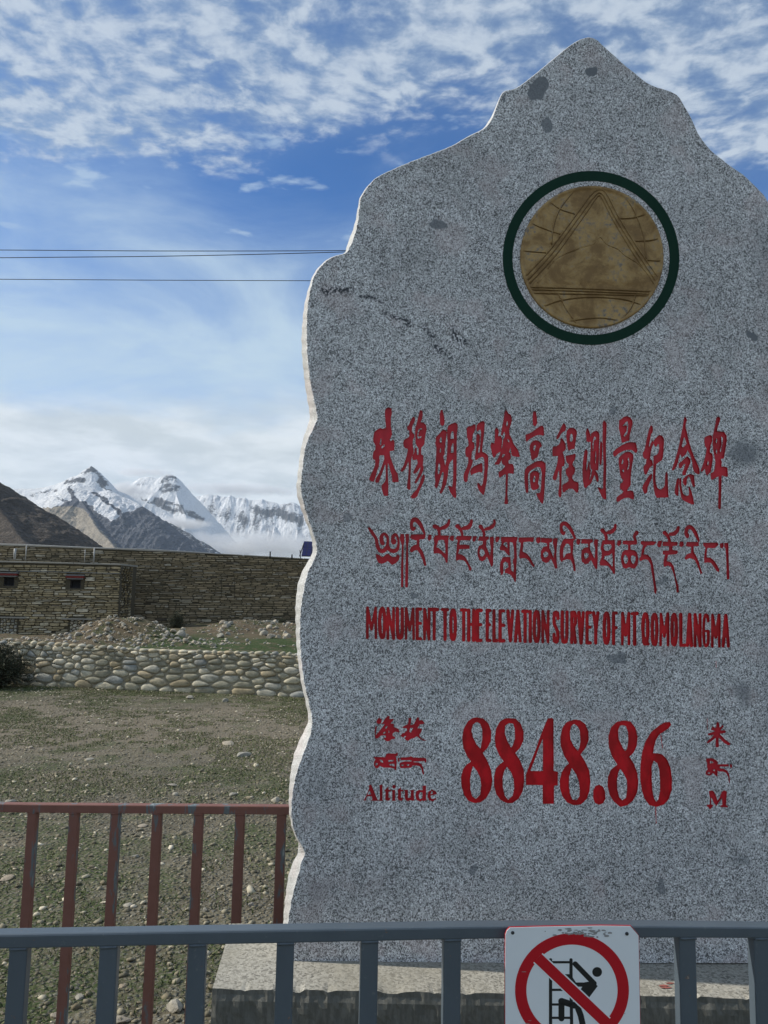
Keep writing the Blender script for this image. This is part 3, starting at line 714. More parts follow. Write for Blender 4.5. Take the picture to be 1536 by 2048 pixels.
# english line: condensed sans strokes in a unit box
AB = {
 'M': ["0,1 0.03,0 0.5,.72 .97,0 1,1"], 'O': ["o"], 'N': ["0,1 0,0 1,1 1,0"], 'U': ["0,0 0,.75 .2,.97 .5,1 .8,.97 1,.75 1,0"],
 'E': ["1,0 0,0 0,1 1,1", "0,.48 .9,.48"], 'T': ["0,0 1,0", ".5,0 .5,1"], 'H': ["0,0 0,1", "1,0 1,1", "0,.48 1,.48"], 'L': ["0,0 0,1 1,1"],
 'V': ["0,0 .5,1 1,0"], 'A': ["0,1 .5,0 1,1", ".2,.68 .8,.68"], 'I': [".5,0 .5,1"], 'S': ["1,.22 .85,.03 .5,0 .15,.04 0,.2 .1,.4 .85,.62 1,.8 .85,.97 .5,1 .15,.96 0,.74"],
 'R': ["0,1 0,0 .7,0 1,.1 1,.36 .7,.46 0,.48", ".5,.48 1,1"], 'Y': ["0,0 .5,.55 1,0", ".5,.5 .5,1"], 'F': ["1,0 0,0 0,1", "0,.48 .85,.48"],
 'G': ["1,.2 .8,.02 .4,0 .1,.12 0,.35 0,.65 .1,.9 .4,1 .8,.97 1,.85 1,.52 .6,.52"], 'Q': ["o", ".55,.82 1.05,1.0"],
}
LINE = [('M', 731.8, 754.6), ('O', 756, 773), ('N', 772.8, 790), ('U', 791.6, 808), ('M', 809, 830), ('E', 831, 845), ('N', 846, 861), ('T', 858.5, 878),
        ('T', 881.5, 898.5), ('O', 898, 914), ('T', 919.5, 935), ('H', 934, 950.5), ('E', 951.5, 965.5), ('E', 971, 983.5), ('L', 984.5, 996.5), ('E', 997, 1011),
        ('V', 1012.5, 1029), ('A', 1027.5, 1044), ('T', 1042, 1058), ('I', 1055.5, 1066), ('O', 1065, 1081.5), ('N', 1082.5, 1099),
        ('S', 1104.5, 1119.3), ('U', 1121, 1137.5), ('R', 1140, 1154), ('V', 1154, 1170), ('E', 1170.5, 1184), ('Y', 1184, 1199), ('O', 1205, 1221), ('F', 1223.5, 1236),
        ('M', 1241.7, 1261), ('T', 1261, 1277.5), ('Q', 1282.5, 1299), ('O', 1301, 1317), ('M', 1318.5, 1339), ('O', 1340.5, 1356), ('L', 1358, 1374), ('A', 1371.5, 1386.5),
        ('N', 1387, 1403), ('G', 1404.5, 1419.5), ('M', 1421.5, 1441.5), ('A', 1443, 1460)]
for ch, x0, x1 in LINE:
    r = 3.4 if ch not in 'MNG' else 2.85
    a, b = x0 + r, x1 - r
    top = 1212.8 + (x0 - 735) * 0.0205 + r; bot = 1278.6 + (x0 - 735) * 0.0245 - r
    st = []
    for s in AB[ch]:
        if s == 'o':
            pts = [(0.5 + 0.5 * math.cos(t) * 1.0, 0.5 + 0.5 * math.sin(t)) for t in np.linspace(0, 2 * math.pi, 25)]
            pts = [(0.5 + math.copysign(abs(2 * u - 1) ** 0.8, 2 * u - 1) / 2, v) for u, v in pts]
        else:
            pts = _p(s)
        rr = r
        st.append([(a + (b - a) * u + rng.uniform(-.25, .25), top + (bot - top) * v + rng.uniform(-.3, .3), rr * rng.uniform(0.93, 1.12)) for u, v in pts])
    GL.append(('carved_letter', 'a2', (0, 0, 1), [], [], [('poly', q) for q in st]))
D1 = (910, 1425, 6.678); D2 = (1110, 1425, 6.144); DG = 'carved_digit'
gl(DG, 'b', D1, ["290,65 380,80 450,150 485,250 480,380 430,480 370,540 430,640 480,760 500,900 480,1030 420,1140 340,1200 260,1210 180,1180 120,1100 85,980 80,860 110,750 160,690 215,655 160,580 110,470 95,340 115,220 170,120 230,75"],
   ["290,125 335,150 365,230 365,350 340,485 290,430 240,330 220,240 240,160", "240,715 300,790 340,880 350,980 335,1100 280,1155 230,1120 205,1020 200,900 215,800"])
gl(DG, 'b', D1, ["720,75 810,80 880,150 915,250 915,370 870,470 805,540 870,640 920,770 925,920 905,1050 850,1150 770,1210 690,1210 610,1170 550,1090 520,970 520,850 550,740 600,690 650,655 590,570 540,450 530,340 550,210 600,120 660,80"],
   ["720,140 780,150 800,230 800,350 775,430 750,470 700,380 665,280 670,180", "690,720 750,800 785,900 790,1010 770,1110 710,1165 665,1110 640,1000 635,880 655,790"])
gl(DG, 'b', D1, ["1240,80 1300,70 1315,90 1318,780 1375,790 1372,970 1322,980 1322,1220 1170,1220 1170,970 945,968 945,830 1000,690 1080,490 1150,290 1210,140"], ["1172,350 1172,780 1005,782 1060,640 1110,500"])
gl(DG, 'b', D2, ["240,85 310,95 370,140 410,230 415,340 380,430 315,515 370,600 420,710 435,840 425,960 390,1060 320,1130 230,1140 150,1105 90,1030 60,930 58,830 80,740 120,670 170,625 110,530 70,410 65,300 90,190 140,120"],
   ["235,140 280,170 305,230 312,350 300,430 280,470 230,410 190,330 182,240 200,165", "205,680 260,760 295,850 305,950 300,1030 270,1075 215,1070 185,1000 170,900 175,780"])
gl('carved_point', 'b', D2, ["540,885 590,910 615,970 620,1060 590,1115 540,1135 490,1110 468,1050 470,960 495,905"])
gl(DG, 'b', D2, ["840,97 930,110 990,190 1015,300 1005,410 960,500 915,545 970,630 1010,740 1025,860 1010,980 960,1080 890,1140 800,1160 720,1090 670,1010 645,900 650,790 690,700 765,640 700,540 660,420 655,290 690,180 760,115"],
   ["830,155 870,165 897,240 900,350 885,450 862,475 820,410 780,320 775,220 795,165", "800,690 850,760 885,840 885,960 870,1050 825,1080 790,1040 765,940 762,820 780,730"])
gl(DG, 'b', D2, ["1410,115 1430,150 1390,200 1320,245 1280,270 1240,340 1215,430 1205,500 1260,500 1320,515 1380,580 1420,680 1438,820 1435,940 1400,1060 1340,1130 1250,1160 1160,1140 1100,1060 1065,950 1045,800 1050,640 1070,490 1110,360 1180,240 1280,160 1350,120"],
   ["1210,590 1255,620 1280,700 1290,820 1290,960 1270,1070 1245,1100 1215,1050 1195,950 1188,800 1188,660"])
S1 = (720, 1420, 8.533); S2 = (1390, 1430, 10.24)
gl(CH, 'c', S1, ["320,125 370,160 360,230 310,240 275,205", "270,270 290,290 270,380 270,430 330,360 380,300 420,240 370,235 410,180 450,120 480,95 510,110 500,160 570,145 575,170 520,230 580,235 575,290 660,320 675,385 600,370 560,400 555,440 600,460 600,490 540,500 500,530 460,535 410,500 400,480 440,470 445,440 400,430 350,440 310,480 270,490 255,460 250,380 255,300"],
   ["460,265 474,290 440,325 426,300", "430,365 444,385 400,415 392,395", "488,345 510,370 485,400"])
gl(CH, 'c', S1, ["825,130 880,140 870,200 860,260 920,240 945,190 975,120 1010,130 1010,180 1050,165 1100,215 1085,240 1020,245 980,310 1060,320 1050,370 1010,430 1040,480 1090,500 1150,520 1080,525 1020,490 970,450 920,480 870,490 830,525 790,520 755,480 790,450 760,440 740,475 690,440 720,400 800,330 790,310 735,310 720,290 780,260 815,240 825,190"], ["858,305 905,308 870,385 842,372", "740,385 800,335 805,345 745,400"])
gl(TL, 'c', S1, ["240,800 430,805 445,770 440,750 500,740 610,745 630,720 650,740 640,780 600,795 620,810 625,900 620,1040 580,1000 520,985 400,985 340,950 310,990 270,995 235,950 240,880 265,840 235,825"],
   ["335,845 382,858 402,905 350,885", "266,900 304,908 292,945 262,942", "478,856 585,850 562,875 488,890", "488,925 582,916 594,965 520,948"])
gl(TM, 'c', S1, ["645,820 675,820 675,885 645,885"])
gl(TL, 'c', S1, ["690,810 830,805 870,785 900,810 1090,815 1130,825 1135,880 1110,910 1100,870 910,880 920,890 1000,895 1050,920 1080,990 1095,1100 1070,1100 1050,1010 1020,960 960,945 900,950 870,985 690,995 675,950 680,900 740,885 690,850"],
   ["702,932 752,932 742,955 702,955", "796,927 844,927 832,955 796,948", "700,855 880,858 880,878 700,880"])
for nm, fl, ho, so in [
  ('carved_letter', ["190,1270 300,1530 320,1550 180,1550 215,1520 195,1470 120,1475 100,1530 120,1545 60,1545 80,1510 140,1380 160,1320 145,1290"], ["165,1372 188,1442 128,1442"], ()),
  ('carved_letter', ["325,1285 385,1270 385,1530 400,1550 310,1550 335,1530 335,1310"], (), ()),
  ('carved_letter', ["490,1300 490,1360 525,1360 525,1390 490,1390 490,1500 525,1500 500,1550 450,1550 430,1520 435,1390 415,1375 450,1340"], (), ()),
  ('carved_letter', ["535,1370 600,1360 600,1530 620,1550 535,1550 550,1530 550,1395"], (), ["580,1308,32 581,1311,32"]),
  ('carved_letter', ["700,1305 700,1360 740,1360 740,1390 700,1390 700,1500 740,1500 715,1550 670,1545 645,1520 650,1390 635,1370 670,1340"], (), ()),
  ('carved_letter', ["750,1365 820,1360 820,1500 860,1500 870,1400 845,1370 920,1360 920,1520 940,1540 880,1550 865,1535 820,1560 780,1540 765,1500 765,1390"], (), ()),
  ('carved_letter', ["1050,1300 1125,1285 1125,1520 1150,1540 1075,1555 1070,1540 1030,1560 970,1540 945,1460 960,1390 1010,1360 1070,1370 1070,1320"], ["1030,1400 1067,1410 1064,1510 1020,1522 998,1460"], ()),
  ('carved_letter', ["1230,1355 1290,1385 1315,1430 1260,1450 1205,1460 1215,1510 1250,1520 1300,1495 1305,1520 1240,1560 1180,1540 1150,1470 1165,1395"], ["1225,1382 1247,1400 1237,1432 1203,1437"], ())]:
    gl(nm, 'c', S1, fl, ho, so)
gl(CH, "c", S2, [], (), ["465,170,26 465,350,45 455,500,30 455,630,36", "345,290,20 400,300,22 440,330,24", "360,245,16 420,300,24", "570,225,18 500,300,26", "290,395,26 450,360,33 600,340,30", "260,560,20 350,490,28 440,400,33", "490,410,30 600,530,33 690,590,30"])
gl(TL, 'c', S2, ["230,890 340,880 430,920 465,960 465,1010 690,1005 695,1055 510,1055 510,1090 590,1100 660,1140 700,1220 715,1320 710,1410 690,1370 680,1260 630,1180 560,1155 490,1160 460,1130 460,1270 410,1230 360,1185 330,1230 260,1240 215,1210 225,1150 260,1110 245,1050 250,980 225,940"], ["305,942 352,948 384,978 308,993", "265,1172 312,1178 302,1204 262,1198", "402,1105 408,1154 362,1132"])
gl(TM, 'c', S2, ["715,1005 755,1010 760,1060 740,1095 715,1060"])
gl('carved_letter', 'c', S2, ["285,1560 350,1540 390,1570 440,1680 460,1760 500,1700 550,1570 600,1540 655,1570 640,1700 635,1840 680,1870 660,1890 520,1885 515,1855 560,1840 550,1690 440,1860 400,1820 330,1680 330,1830 380,1850 340,1890 305,1945 280,1890 240,1870 245,1840 300,1830 310,1700 290,1620"])

RX0, RY0, RX1, RY1, RS = 715, 805, 1475, 1640, 3      # area that carries writing, and raster steps per photo pixel
RW, RH = (RX1 - RX0) * RS, (RY1 - RY0) * RS


def fill_poly(img, pts, val):
    p = np.array(pts); p = np.c_[(p[:, 0] - RX0) * RS, (p[:, 1] - RY0) * RS]
    y0, y1 = max(0, int(p[:, 1].min())), min(RH - 1, int(p[:, 1].max()) + 1)
    q = np.roll(p, -1, axis=0)
    for y in range(y0, y1 + 1):
        yc = y + 0.5
        m_ = (p[:, 1] <= yc) != (q[:, 1] <= yc)
        if not m_.any():
            continue
        a, b = p[m_], q[m_]
        xs = np.sort(a[:, 0] + (yc - a[:, 1]) / (b[:, 1] - a[:, 1]) * (b[:, 0] - a[:, 0]))
        for k in range(0, len(xs) - 1, 2):
            i0, i1 = int(math.ceil(xs[k] - 0.5)), int(math.floor(xs[k + 1] - 0.5))
            if i1 >= i0:
                img[y, max(i0, 0):i1 + 1] = val


def fill_stroke(img, pts, val, smooth=True):
    if smooth and len(pts) > 2:
        pts = catmull(pts, n=6)
    for a, b in zip(pts[:-1], pts[1:]):
        ax, ay, ar = (a[0] - RX0) * RS, (a[1] - RY0) * RS, a[2] * RS
        bx, by, br = (b[0] - RX0) * RS, (b[1] - RY0) * RS, b[2] * RS
        rm = max(ar, br) + 1
        x0, x1 = max(0, int(min(ax, bx) - rm)), min(RW, int(max(ax, bx) + rm) + 1)
        y0, y1 = max(0, int(min(ay, by) - rm)), min(RH, int(max(ay, by) + rm) + 1)
        X, Yg = np.meshgrid(np.arange(x0, x1) + 0.5, np.arange(y0, y1) + 0.5)
        L2 = (bx - ax) ** 2 + (by - ay) ** 2 + 1e-9
        t = np.clip(((X - ax) * (bx - ax) + (Yg - ay) * (by - ay)) / L2, 0, 1)
        dd = np.hypot(X - ax - t * (bx - ax), Yg - ay - t * (by - ay))
        img[y0:y1, x0:x1][dd <= ar + (br - ar) * t] = val


def raster_labels():
    lab = np.zeros((RH, RW), dtype=np.uint8)
    for k, (nm, mt, (ox, oy, sc), fills, holes, strokes) in enumerate(GL):
        tmp = np.zeros((RH, RW), dtype=np.uint8)
        T = lambda pts: [(ox + x / sc, oy + y / sc) for x, y in pts]
        for p in fills:
            fill_poly(tmp, T(p), 1)
        for s in strokes:
            if s and s[0] == 'poly':
                fill_stroke(tmp, s[1], 1, False)
            else:
                fill_stroke(tmp, [(ox + x / sc, oy + y / sc, r / sc) for x, y, r in s], 1)
        for p in holes:
            fill_poly(tmp, T(p), 0)
        lab[(tmp > 0) & (lab == 0)] = k + 1
    return lab


def contours(field):
    """closed iso-lines (0.5) of a smooth field, in raster coordinates"""
    f = field
    a = f[:-1, :-1] > 0.5; b = f[:-1, 1:] > 0.5; c_ = f[1:, 1:] > 0.5; d_ = f[1:, :-1] > 0.5
    code = a * 1 + b * 2 + c_ * 4 + d_ * 8
    ys, xs = np.nonzero((code > 0) & (code < 15))
    nxt = {}
    tab = {1: [(3, 0)], 2: [(0, 1)], 3: [(3, 1)], 4: [(1, 2)], 5: [(3, 0), (1, 2)], 6: [(0, 2)], 7: [(3, 2)], 8: [(2, 3)], 9: [(2, 0)],
           10: [(0, 1), (2, 3)], 11: [(2, 1)], 12: [(1, 3)], 13: [(1, 0)], 14: [(0, 3)]}
    for y, x in zip(ys.tolist(), xs.tolist()):
        for e0, e1 in tab[int(code[y, x])]:
            k = []
            for e in (e0, e1):
                k.append((x, y, 'h') if e == 0 else (x + 1, y, 'v') if e == 1 else (x, y + 1, 'h') if e == 2 else (x, y, 'v'))
            nxt[k[0]] = k[1]
    def pos(k):
        x, y, t = k
        if t == 'h':
            u, v = f[y, x], f[y, x + 1]; return (x + (0.5 - u) / (v - u), y)
        u, v = f[y, x], f[y + 1, x]; return (x, y + (0.5 - u) / (v - u))
    out = []
    while nxt:
        s, cur = nxt.popitem()
        loop = [s]
        while cur != s:
            loop.append(cur)
            cur = nxt.pop(cur)
        out.append([pos(k) for k in loop])
    return out


def simplify(pts, tol):
    p = np.array(pts)
    n_ = len(p)
    i0 = int(np.argmax(np.hypot(*(p - p[0]).T)))
    keep = {0, i0}
    st = [(0, i0), (i0, n_)]
    while st:
        a, b = st.pop()
        if b - a < 2:
            continue
        A, B = p[a], p[b % n_]
        dv = B - A; L = math.hypot(*dv) + 1e-9
        q = p[a + 1:b]
        dist = np.abs((q[:, 0] - A[0]) * dv[1] - (q[:, 1] - A[1]) * dv[0]) / L
        k = int(np.argmax(dist))
        if dist[k] > tol:
            keep.add(a + 1 + k)
            st += [(a, a + 1 + k), (a + 1 + k, b)]
    return [tuple(p[k]) for k in sorted(keep)]


def blur(f, n_=2):
    for _ in range(n_):
        f = (np.roll(f, 1, 0) + 2 * f + np.roll(f, -1, 0)) / 4
        f = (np.roll(f, 1, 1) + 2 * f + np.roll(f, -1, 1)) / 4
    return f
# ------------------------------------------------------------------ setting: ground
def ground_z(x, y):
    """gently falling gravel ground"""
    x = np.asarray(x, float); y = np.asarray(y, float)
    s = np.clip((y - 3.5) / 10.0, 0, 1)
    z = -0.35 * s * s * (3 - 2 * s)
    z = z + 0.035 * (fbm(x * 0.5, y * 0.5, 4, 3) - 0.5) * np.clip((y - 0) / 3, 0, 1) + 0.02 * (fbm(x * 2.3, y * 2.3, 4, 9) - 0.5)
    far = np.clip((np.hypot(x, y) - 40) / 400, 0, 1)
    return z - 25 * far


WA, WB = Vector((-7.80, 14.65, 0)), Vector((-1.55, 13.60, 0))     # foot line of the cobble wall
wall_dir = (WB - WA).normalized()
wall_n = Vector((wall_dir.y, -wall_dir.x, 0))
if wall_n.y > 0:
    wall_n = -wall_n


def warp_axis(dense, lo, hi, far, nf):
    core = np.arange(lo, hi + 1e-6, dense)
    g = np.geomspace(1, far, nf)
    return np.concatenate([lo - g[::-1], core, hi + g])


gx = warp_axis(0.07, -9.5, 4.5, 15000, 34)
gy = warp_axis(0.07, -1.0, 15.0, 15000, 34)
GX, GY = np.meshgrid(gx, gy)
GZ = ground_z(GX, GY)
nx_, ny_ = len(gx), len(gy)
idx = np.arange(nx_ * ny_).reshape(ny_, nx_)
gf = np.stack([idx[:-1, :-1], idx[:-1, 1:], idx[1:, 1:], idx[1:, :-1]], -1).reshape(-1, 4)
ground = mesh_obj('ground', np.stack([GX, GY, GZ], -1).reshape(-1, 3), gf, M['ground'], smooth=True)
tag(ground, kind='structure')

# ------------------------------------------------------------------ the monument
ST = Plane(1.95, 0.02)                       # front plane of the standing stone
base_pt = ST.p(1100, 1926)
ZP = base_pt.z                               # top of the plinth
mon = thing('stone_monument', (base_pt.x, base_pt.y + 0.1, float(ground_z(base_pt.x, base_pt.y))),
            'tall grey granite survey monument with wavy outline, red carved writing and round bronze emblem', 'monument')
MO = wloc(mon)

left = [(1178, 75), (1160, 80), (1140, 92), (1115, 112), (1085, 137), (1050, 165), (1030, 178), (1010, 183), (1002, 192), (992, 218), (983, 240),
        (968, 258), (940, 272), (905, 292), (865, 308), (820, 325), (785, 340), (755, 355), (735, 375), (722, 398), (718, 425), (715, 450), (708, 475),
        (698, 498), (690, 507), (665, 515), (645, 530), (630, 550), (622, 575), (616, 610), (614, 650), (614.5, 700), (618, 740), (624, 780), (632, 815),
        (635, 835), (630, 850), (618, 875), (610, 900), (605, 940), (602, 975), (606, 1000), (616, 1035), (628, 1070), (634, 1095), (632, 1112), (622, 1132),
        (613, 1155), (608, 1180), (603, 1210), (600.5, 1250), (601, 1290), (604, 1330), (610, 1370), (618, 1405), (624, 1435), (623, 1460), (615, 1485),
        (606, 1510), (597, 1535), (590, 1560), (585, 1590), (583, 1625), (588, 1660), (600, 1685), (610, 1705), (604, 1722), (598, 1745), (588, 1780),
        (580, 1820), (575, 1860), (573, 1900), (573, 1926)]
right = [(1690, 1926), (1680, 1800), (1655, 1700), (1680, 1640), (1670, 1560), (1640, 1430), (1668, 1300), (1660, 1200), (1640, 1100), (1665, 1000),
         (1655, 920), (1635, 840), (1655, 760), (1660, 650), (1650, 580), (1625, 530), (1590, 510), (1565, 470), (1550, 435), (1533, 400), (1510, 373), (1485, 350),
         (1450, 325), (1420, 300), (1400, 275), (1385, 245), (1370, 215), (1352, 190), (1330, 180), (1300, 170), (1260, 140), (1220, 105), (1195, 82)]
dxt = [(60, 0), (180, 0), (225, -2), (245, -4), (262, -1), (350, 0), (420, -3), (485, -8), (505, -3), (560, -3), (600, -6), (672, -10), (760, -11), (838, -15),
       (870, -11), (891, -8), (954, -8), (1000, -9), (1060, -6), (1097, -8), (1130, -11), (1172, -14), (1255, -8), (1350, -6), (1407, -6), (1440, -7),
       (1473, -17), (1507, -18), (1552, -11), (1594, -6), (1640, -3), (1665, -2), (1685, -3), (1705, -14), (1747, -19), (1788, -14), (1847, -9), (1930, -8)]
outl = catmull(left, step=5) + catmull(right, step=9)
nL = len(catmull(left, step=5))
outl.append(np.array([1186, 77.0]))
outl = [(float(p[0]) + (0.5 * math.sin(i * 1.3) + rng.uniform(-.3, .3) if 60 < i else 0), float(p[1])) for i, p in enumerate(outl)]

lab = raster_labels()
fld = np.pad(blur((lab > 0).astype(float), 2), 1)[1:-1, 1:-1]
fld[0, :] = fld[-1, :] = 0; fld[:, 0] = fld[:, -1] = 0
loops = []
for lp in contours(fld):
    if len(lp) < 10:
        continue
    s = simplify(lp, 0.42)
    if len(s) >= 4:
        loops.append([(RX0 + (x + 0.5) / RS, RY0 + (y + 0.5) / RS) for x, y in s])
pts2, edges2 = [], []
for lp in [outl] + loops:
    i0 = len(pts2)
    pts2 += [Vector(p) for p in lp]
    edges2 += [(i0 + k, i0 + (k + 1) % len(lp)) for k in range(len(lp))]
cv, ce, cf, _, oe, _ = delaunay_2d_cdt(pts2, edges2, [], 1, 1e-5)
cons = {tuple(sorted(e)) for e, o_ in zip(ce, oe) if len(o_)}
emap = {}
for fi, f in enumerate(cf):
    for k in range(len(f)):
        emap.setdefault(tuple(sorted((f[k], f[(k + 1) % len(f)]))), []).append(fi)
comp = [-1] * len(cf)
cvn = np.array([tuple(v) for v in cv])
def lab_at(x, y):
    i, j = int((x - RX0) * RS), int((y - RY0) * RS)
    return int(lab[j, i]) if 0 <= i < RW and 0 <= j < RH else 0
comps = []
adj = [[] for _ in cf]
for e, fs in emap.items():
    if e not in cons and len(fs) == 2:
        adj[fs[0]].append(fs[1]); adj[fs[1]].append(fs[0])
for s in range(len(cf)):
    if comp[s] >= 0:
        continue
    cid = len(comps); comp[s] = cid; stack = [s]; mem = []
    while stack:
        q = stack.pop(); mem.append(q)
        for r_ in adj[q]:
            if comp[r_] < 0:
                comp[r_] = cid; stack.append(r_)
    comps.append(mem)
front, floors = [], {}
face_lab = [0] * len(cf)
for mem in comps:
    on, tot, votes = 0.0, 0.0, {}
    for fi in mem:
        a, b, c_ = (cvn[k] for k in cf[fi][:3])
        ar = abs((b[0] - a[0]) * (c_[1] - a[1]) - (b[1] - a[1]) * (c_[0] - a[0])) + 1e-9
        ctr = (a + b + c_) / 3
        l = lab_at(*ctr)
        tot += ar
        if l:
            on += ar; votes[l] = votes.get(l, 0) + ar
    if on > 0.5 * tot:
        maj = max(votes, key=votes.get)
        for fi in mem:
            ctr = sum(cvn[k] for k in cf[fi]) / len(cf[fi])
            l = lab_at(*ctr) or maj
            face_lab[fi] = l
            floors.setdefault(l, []).append(fi)
    else:
        front += mem
CARVE = 0.0045
P0 = [ST.p(x, y) for x, y in cvn]
# keep the thin kerf rim a touch inside the outline: a small arris round the whole stone
ctrx = 1130
rim, rim_back, back = [], [], []
for i, (x, y) in enumerate(outl):
    dxo = float(np.interp(y, [a for a, _ in dxt], [b for _, b in dxt])) if i < nL else 0.0
    rim.append(ST.p(x, y))
    q = ST.through(x + dxo - (0.6 if i < nL else -0.6), y - (0.5 if y < 500 else 0), 0.055)
    rim_back.append(q)
    bx = q - ST.n * 0.13
    cen = ST.p(ctrx, 1000)
    bx.x += (cen.x - q.x) * 0.012
    if bx.z > ZP + 0.05: bx.z -= 0.012
    back.append(bx)
V = list(P0); Fc = []
def orient(f, want=-1):
    a, b, c_ = (V[k] for k in f[:3])
    n_ = (b - a).cross(c_ - a)
    return tuple(f) if n_.y * want > 0 else tuple(reversed(f))
for fi in front:
    Fc.append(orient(cf[fi]))
# arris chamfer, sawn side, back
nO = len(outl)
arr = [p - ST.n * 0.0035 + (p - ST.p(ctrx, 1000)).normalized() * 0.0022 for p in rim]
i_arr = len(V); V += arr
i_rb = len(V); V += rim_back
i_bk = len(V); V += back
for k in range(nO):
    k2 = (k + 1) % nO
    Fc.append((k, k2, i_arr + k2, i_arr + k))
n_front = len(Fc)
for k in range(nO):
    k2 = (k + 1) % nO
    Fc.append((i_arr + k, i_arr + k2, i_rb + k2, i_rb + k))
    Fc.append((i_rb + k, i_rb + k2, i_bk + k2, i_bk + k))
Fc.append(tuple(i_bk + k for k in range(nO)))
# outline verts of the CDT are the first nO in input order only if none merged; check
assert all((P0[k] - rim[k]).length < 1e-3 for k in range(0, nO, 17)), 'outline order changed'

loc_ = lambda px, py: ((ST.p(px, py) - MO).x, (ST.p(px, py) - MO).z)
def pc(px, py, rx, ry, s=0.85):
    x, z = loc_(px, py); k = 1.95 / F
    return (x, z, rx * k, ry * k, s)
def vn(x0, y0, x1, y1, wd):
    a, b = loc_(x0, y0), loc_(x1, y1)
    return (a[0], a[1], b[0], b[1], wd * 1.95 / F)
marks = dict(
    patch=[pc(1077, 176, 23, 26, .75), pc(1183, 143, 9, 10, .8), pc(1092, 247, 12, 15, .7), pc(876, 450, 20, 13, .7), pc(1503, 671, 11, 10, .8), pc(1233, 1316, 18, 11, .6),
           pc(1008, 200, 4, 9, .7), pc(1325, 1770, 9, 14, .6), pc(950, 1738, 8, 8, .6), pc(1225, 823, 9, 7, .5), pc(1320, 1163, 10, 6, .5), pc(825, 1189, 9, 5, .6), pc(698, 1035, 9, 7, .5), pc(1420, 550, 7, 6, .5)],
    soft=[pc(1490, 905, 46, 34, .75), pc(1486, 1385, 24, 30, .65), pc(1530, 500, 40, 100, .25), pc(632, 1560, 30, 60, .2), pc(1545, 1350, 40, 160, .3), pc(640, 1780, 40, 26, .25), pc(1250, 150, 80, 60, .14), pc(1485, 1720, 20, 16, .5)],
    vein=[vn(640, 578, 700, 582, 13), vn(718, 592, 762, 605, 7), vn(772, 624, 822, 650, 12), vn(845, 655, 872, 678, 12), vn(870, 690, 905, 716, 11), vn(905, 660, 940, 690, 15)],
    chip=[(loc_(735, 412)[0], loc_(735, 412)[1], 0.022, 0.016), (loc_(722, 430)[0], loc_(722, 430)[1], 0.008, 0.02)])
M['granite'] = M['granite_fn']('grey_granite', (0.525, 0.53, 0.53), marks)
slab = mesh_obj('stone_slab', V, Fc, None, mon, mats=[M['granite'], M['granite_side']], fmat=[0] * n_front + [1] * (len(Fc) - n_front))
M['red_c'] = M['red_a']; M['red_a2'] = M['red_b']

# painted letters sunk into the slab: floors and side walls
walls = {}
for e in cons:
    fs = emap.get(e, [])
    if len(fs) != 2:
        continue
    la, lb = face_lab[fs[0]], face_lab[fs[1]]
    if (la > 0) != (lb > 0):
        walls.setdefault(la or lb, []).append(e)
mt = {'a': M['red_a'], 'b': M['red_b'], 'c': M['red_a'], 'a2': M['red_a2']}
for l, fl in sorted(floors.items()):
    nm, mk = GL[l - 1][0], GL[l - 1][1]
    vi, vv, ff = {}, [], []
    def vid(k, deep):
        if (k, deep) not in vi:
            vi[(k, deep)] = len(vv)
            vv.append(P0[k] - ST.n * (CARVE if deep else -0.0002))
        return vi[(k, deep)]
    for fi in fl:
        f = [vid(k, True) for k in cf[fi]]
        a, b, c_ = (vv[k] for k in f[:3])
        if (b - a).cross(c_ - a).y > 0:
            f.reverse()
        ff.append(tuple(f))
    for (a, b) in walls.get(l, []):
        ff.append((vid(a, False), vid(b, False), vid(b, True), vid(a, True)))
    mesh_obj(nm, vv, ff, mt[mk], mon)

# paint runs on the face
def drip(pts, wd):
    mb = MB()
    mb.tube([ST.p(x, y, -0.0006) for x, y in pts], [wd * k for k in np.linspace(1, 0.6, len(pts) - 1)] + [wd * 1.15], 6, True, (ST.n, 0.35))
    mb.build('paint_run', M['red_b'], mon, smooth=True)
drip([(1321.5, 1469), (1322.5, 1480), (1324, 1490), (1325, 1496)], 0.0011)
drip([(1311, 1612), (1311.6, 1628), (1312, 1640), (1312.3, 1647)], 0.0012)
drip([(1414.4, 1437), (1414.2, 1448), (1414.4, 1459)], 0.0008)
drip([(1432, 1322), (1432, 1330), (1432.4, 1335)], 0.0008)

# green ring and bronze emblem
def annulus(cx, cy, rx0, ry0, rx1, ry1, h, name, mat, par, n=128):
    mb = MB()
    v0 = []
    for k in range(n):
        t = 2 * math.pi * k / n; c_, s = math.cos(t), math.sin(t)
        mb.v += [ST.p(cx + rx0 * c_, cy + ry0 * s, 0.0005), ST.p(cx + rx0 * c_, cy + ry0 * s, -h), ST.p(cx + rx1 * c_, cy + ry1 * s, -h), ST.p(cx + rx1 * c_, cy + ry1 * s, 0.0005)]
    for k in range(n):
        a, b = 4 * k, 4 * ((k + 1) % n)
        for j in range(3):
            mb.f.append((a + j, b + j, b + j + 1, a + j + 1))
    return mb.build(name, mat, par)
annulus(1182, 516, 157, 154, 176.5, 174, 0.0007, 'green_ring', M['green'], mon)
ECX, ECY, ERX, ERY = 1183, 515, 143, 142
mb = MB()
n = 128; rings = [(1.0, 0.0005), (1.0, -0.0040), (0.985, -0.0052), (0.965, -0.0052), (0.955, -0.0034)]
for rr, h in rings:
    for k in range(n):
        t = 2 * math.pi * k / n
        mb.v.append(ST.p(ECX + ERX * rr * math.cos(t), ECY + ERY * rr * math.sin(t), h))
for j in range(len(rings) - 1):
    for k in range(n):
        a = j * n + k; b = j * n + (k + 1) % n
        mb.f.append((a, b, b + n, a + n))
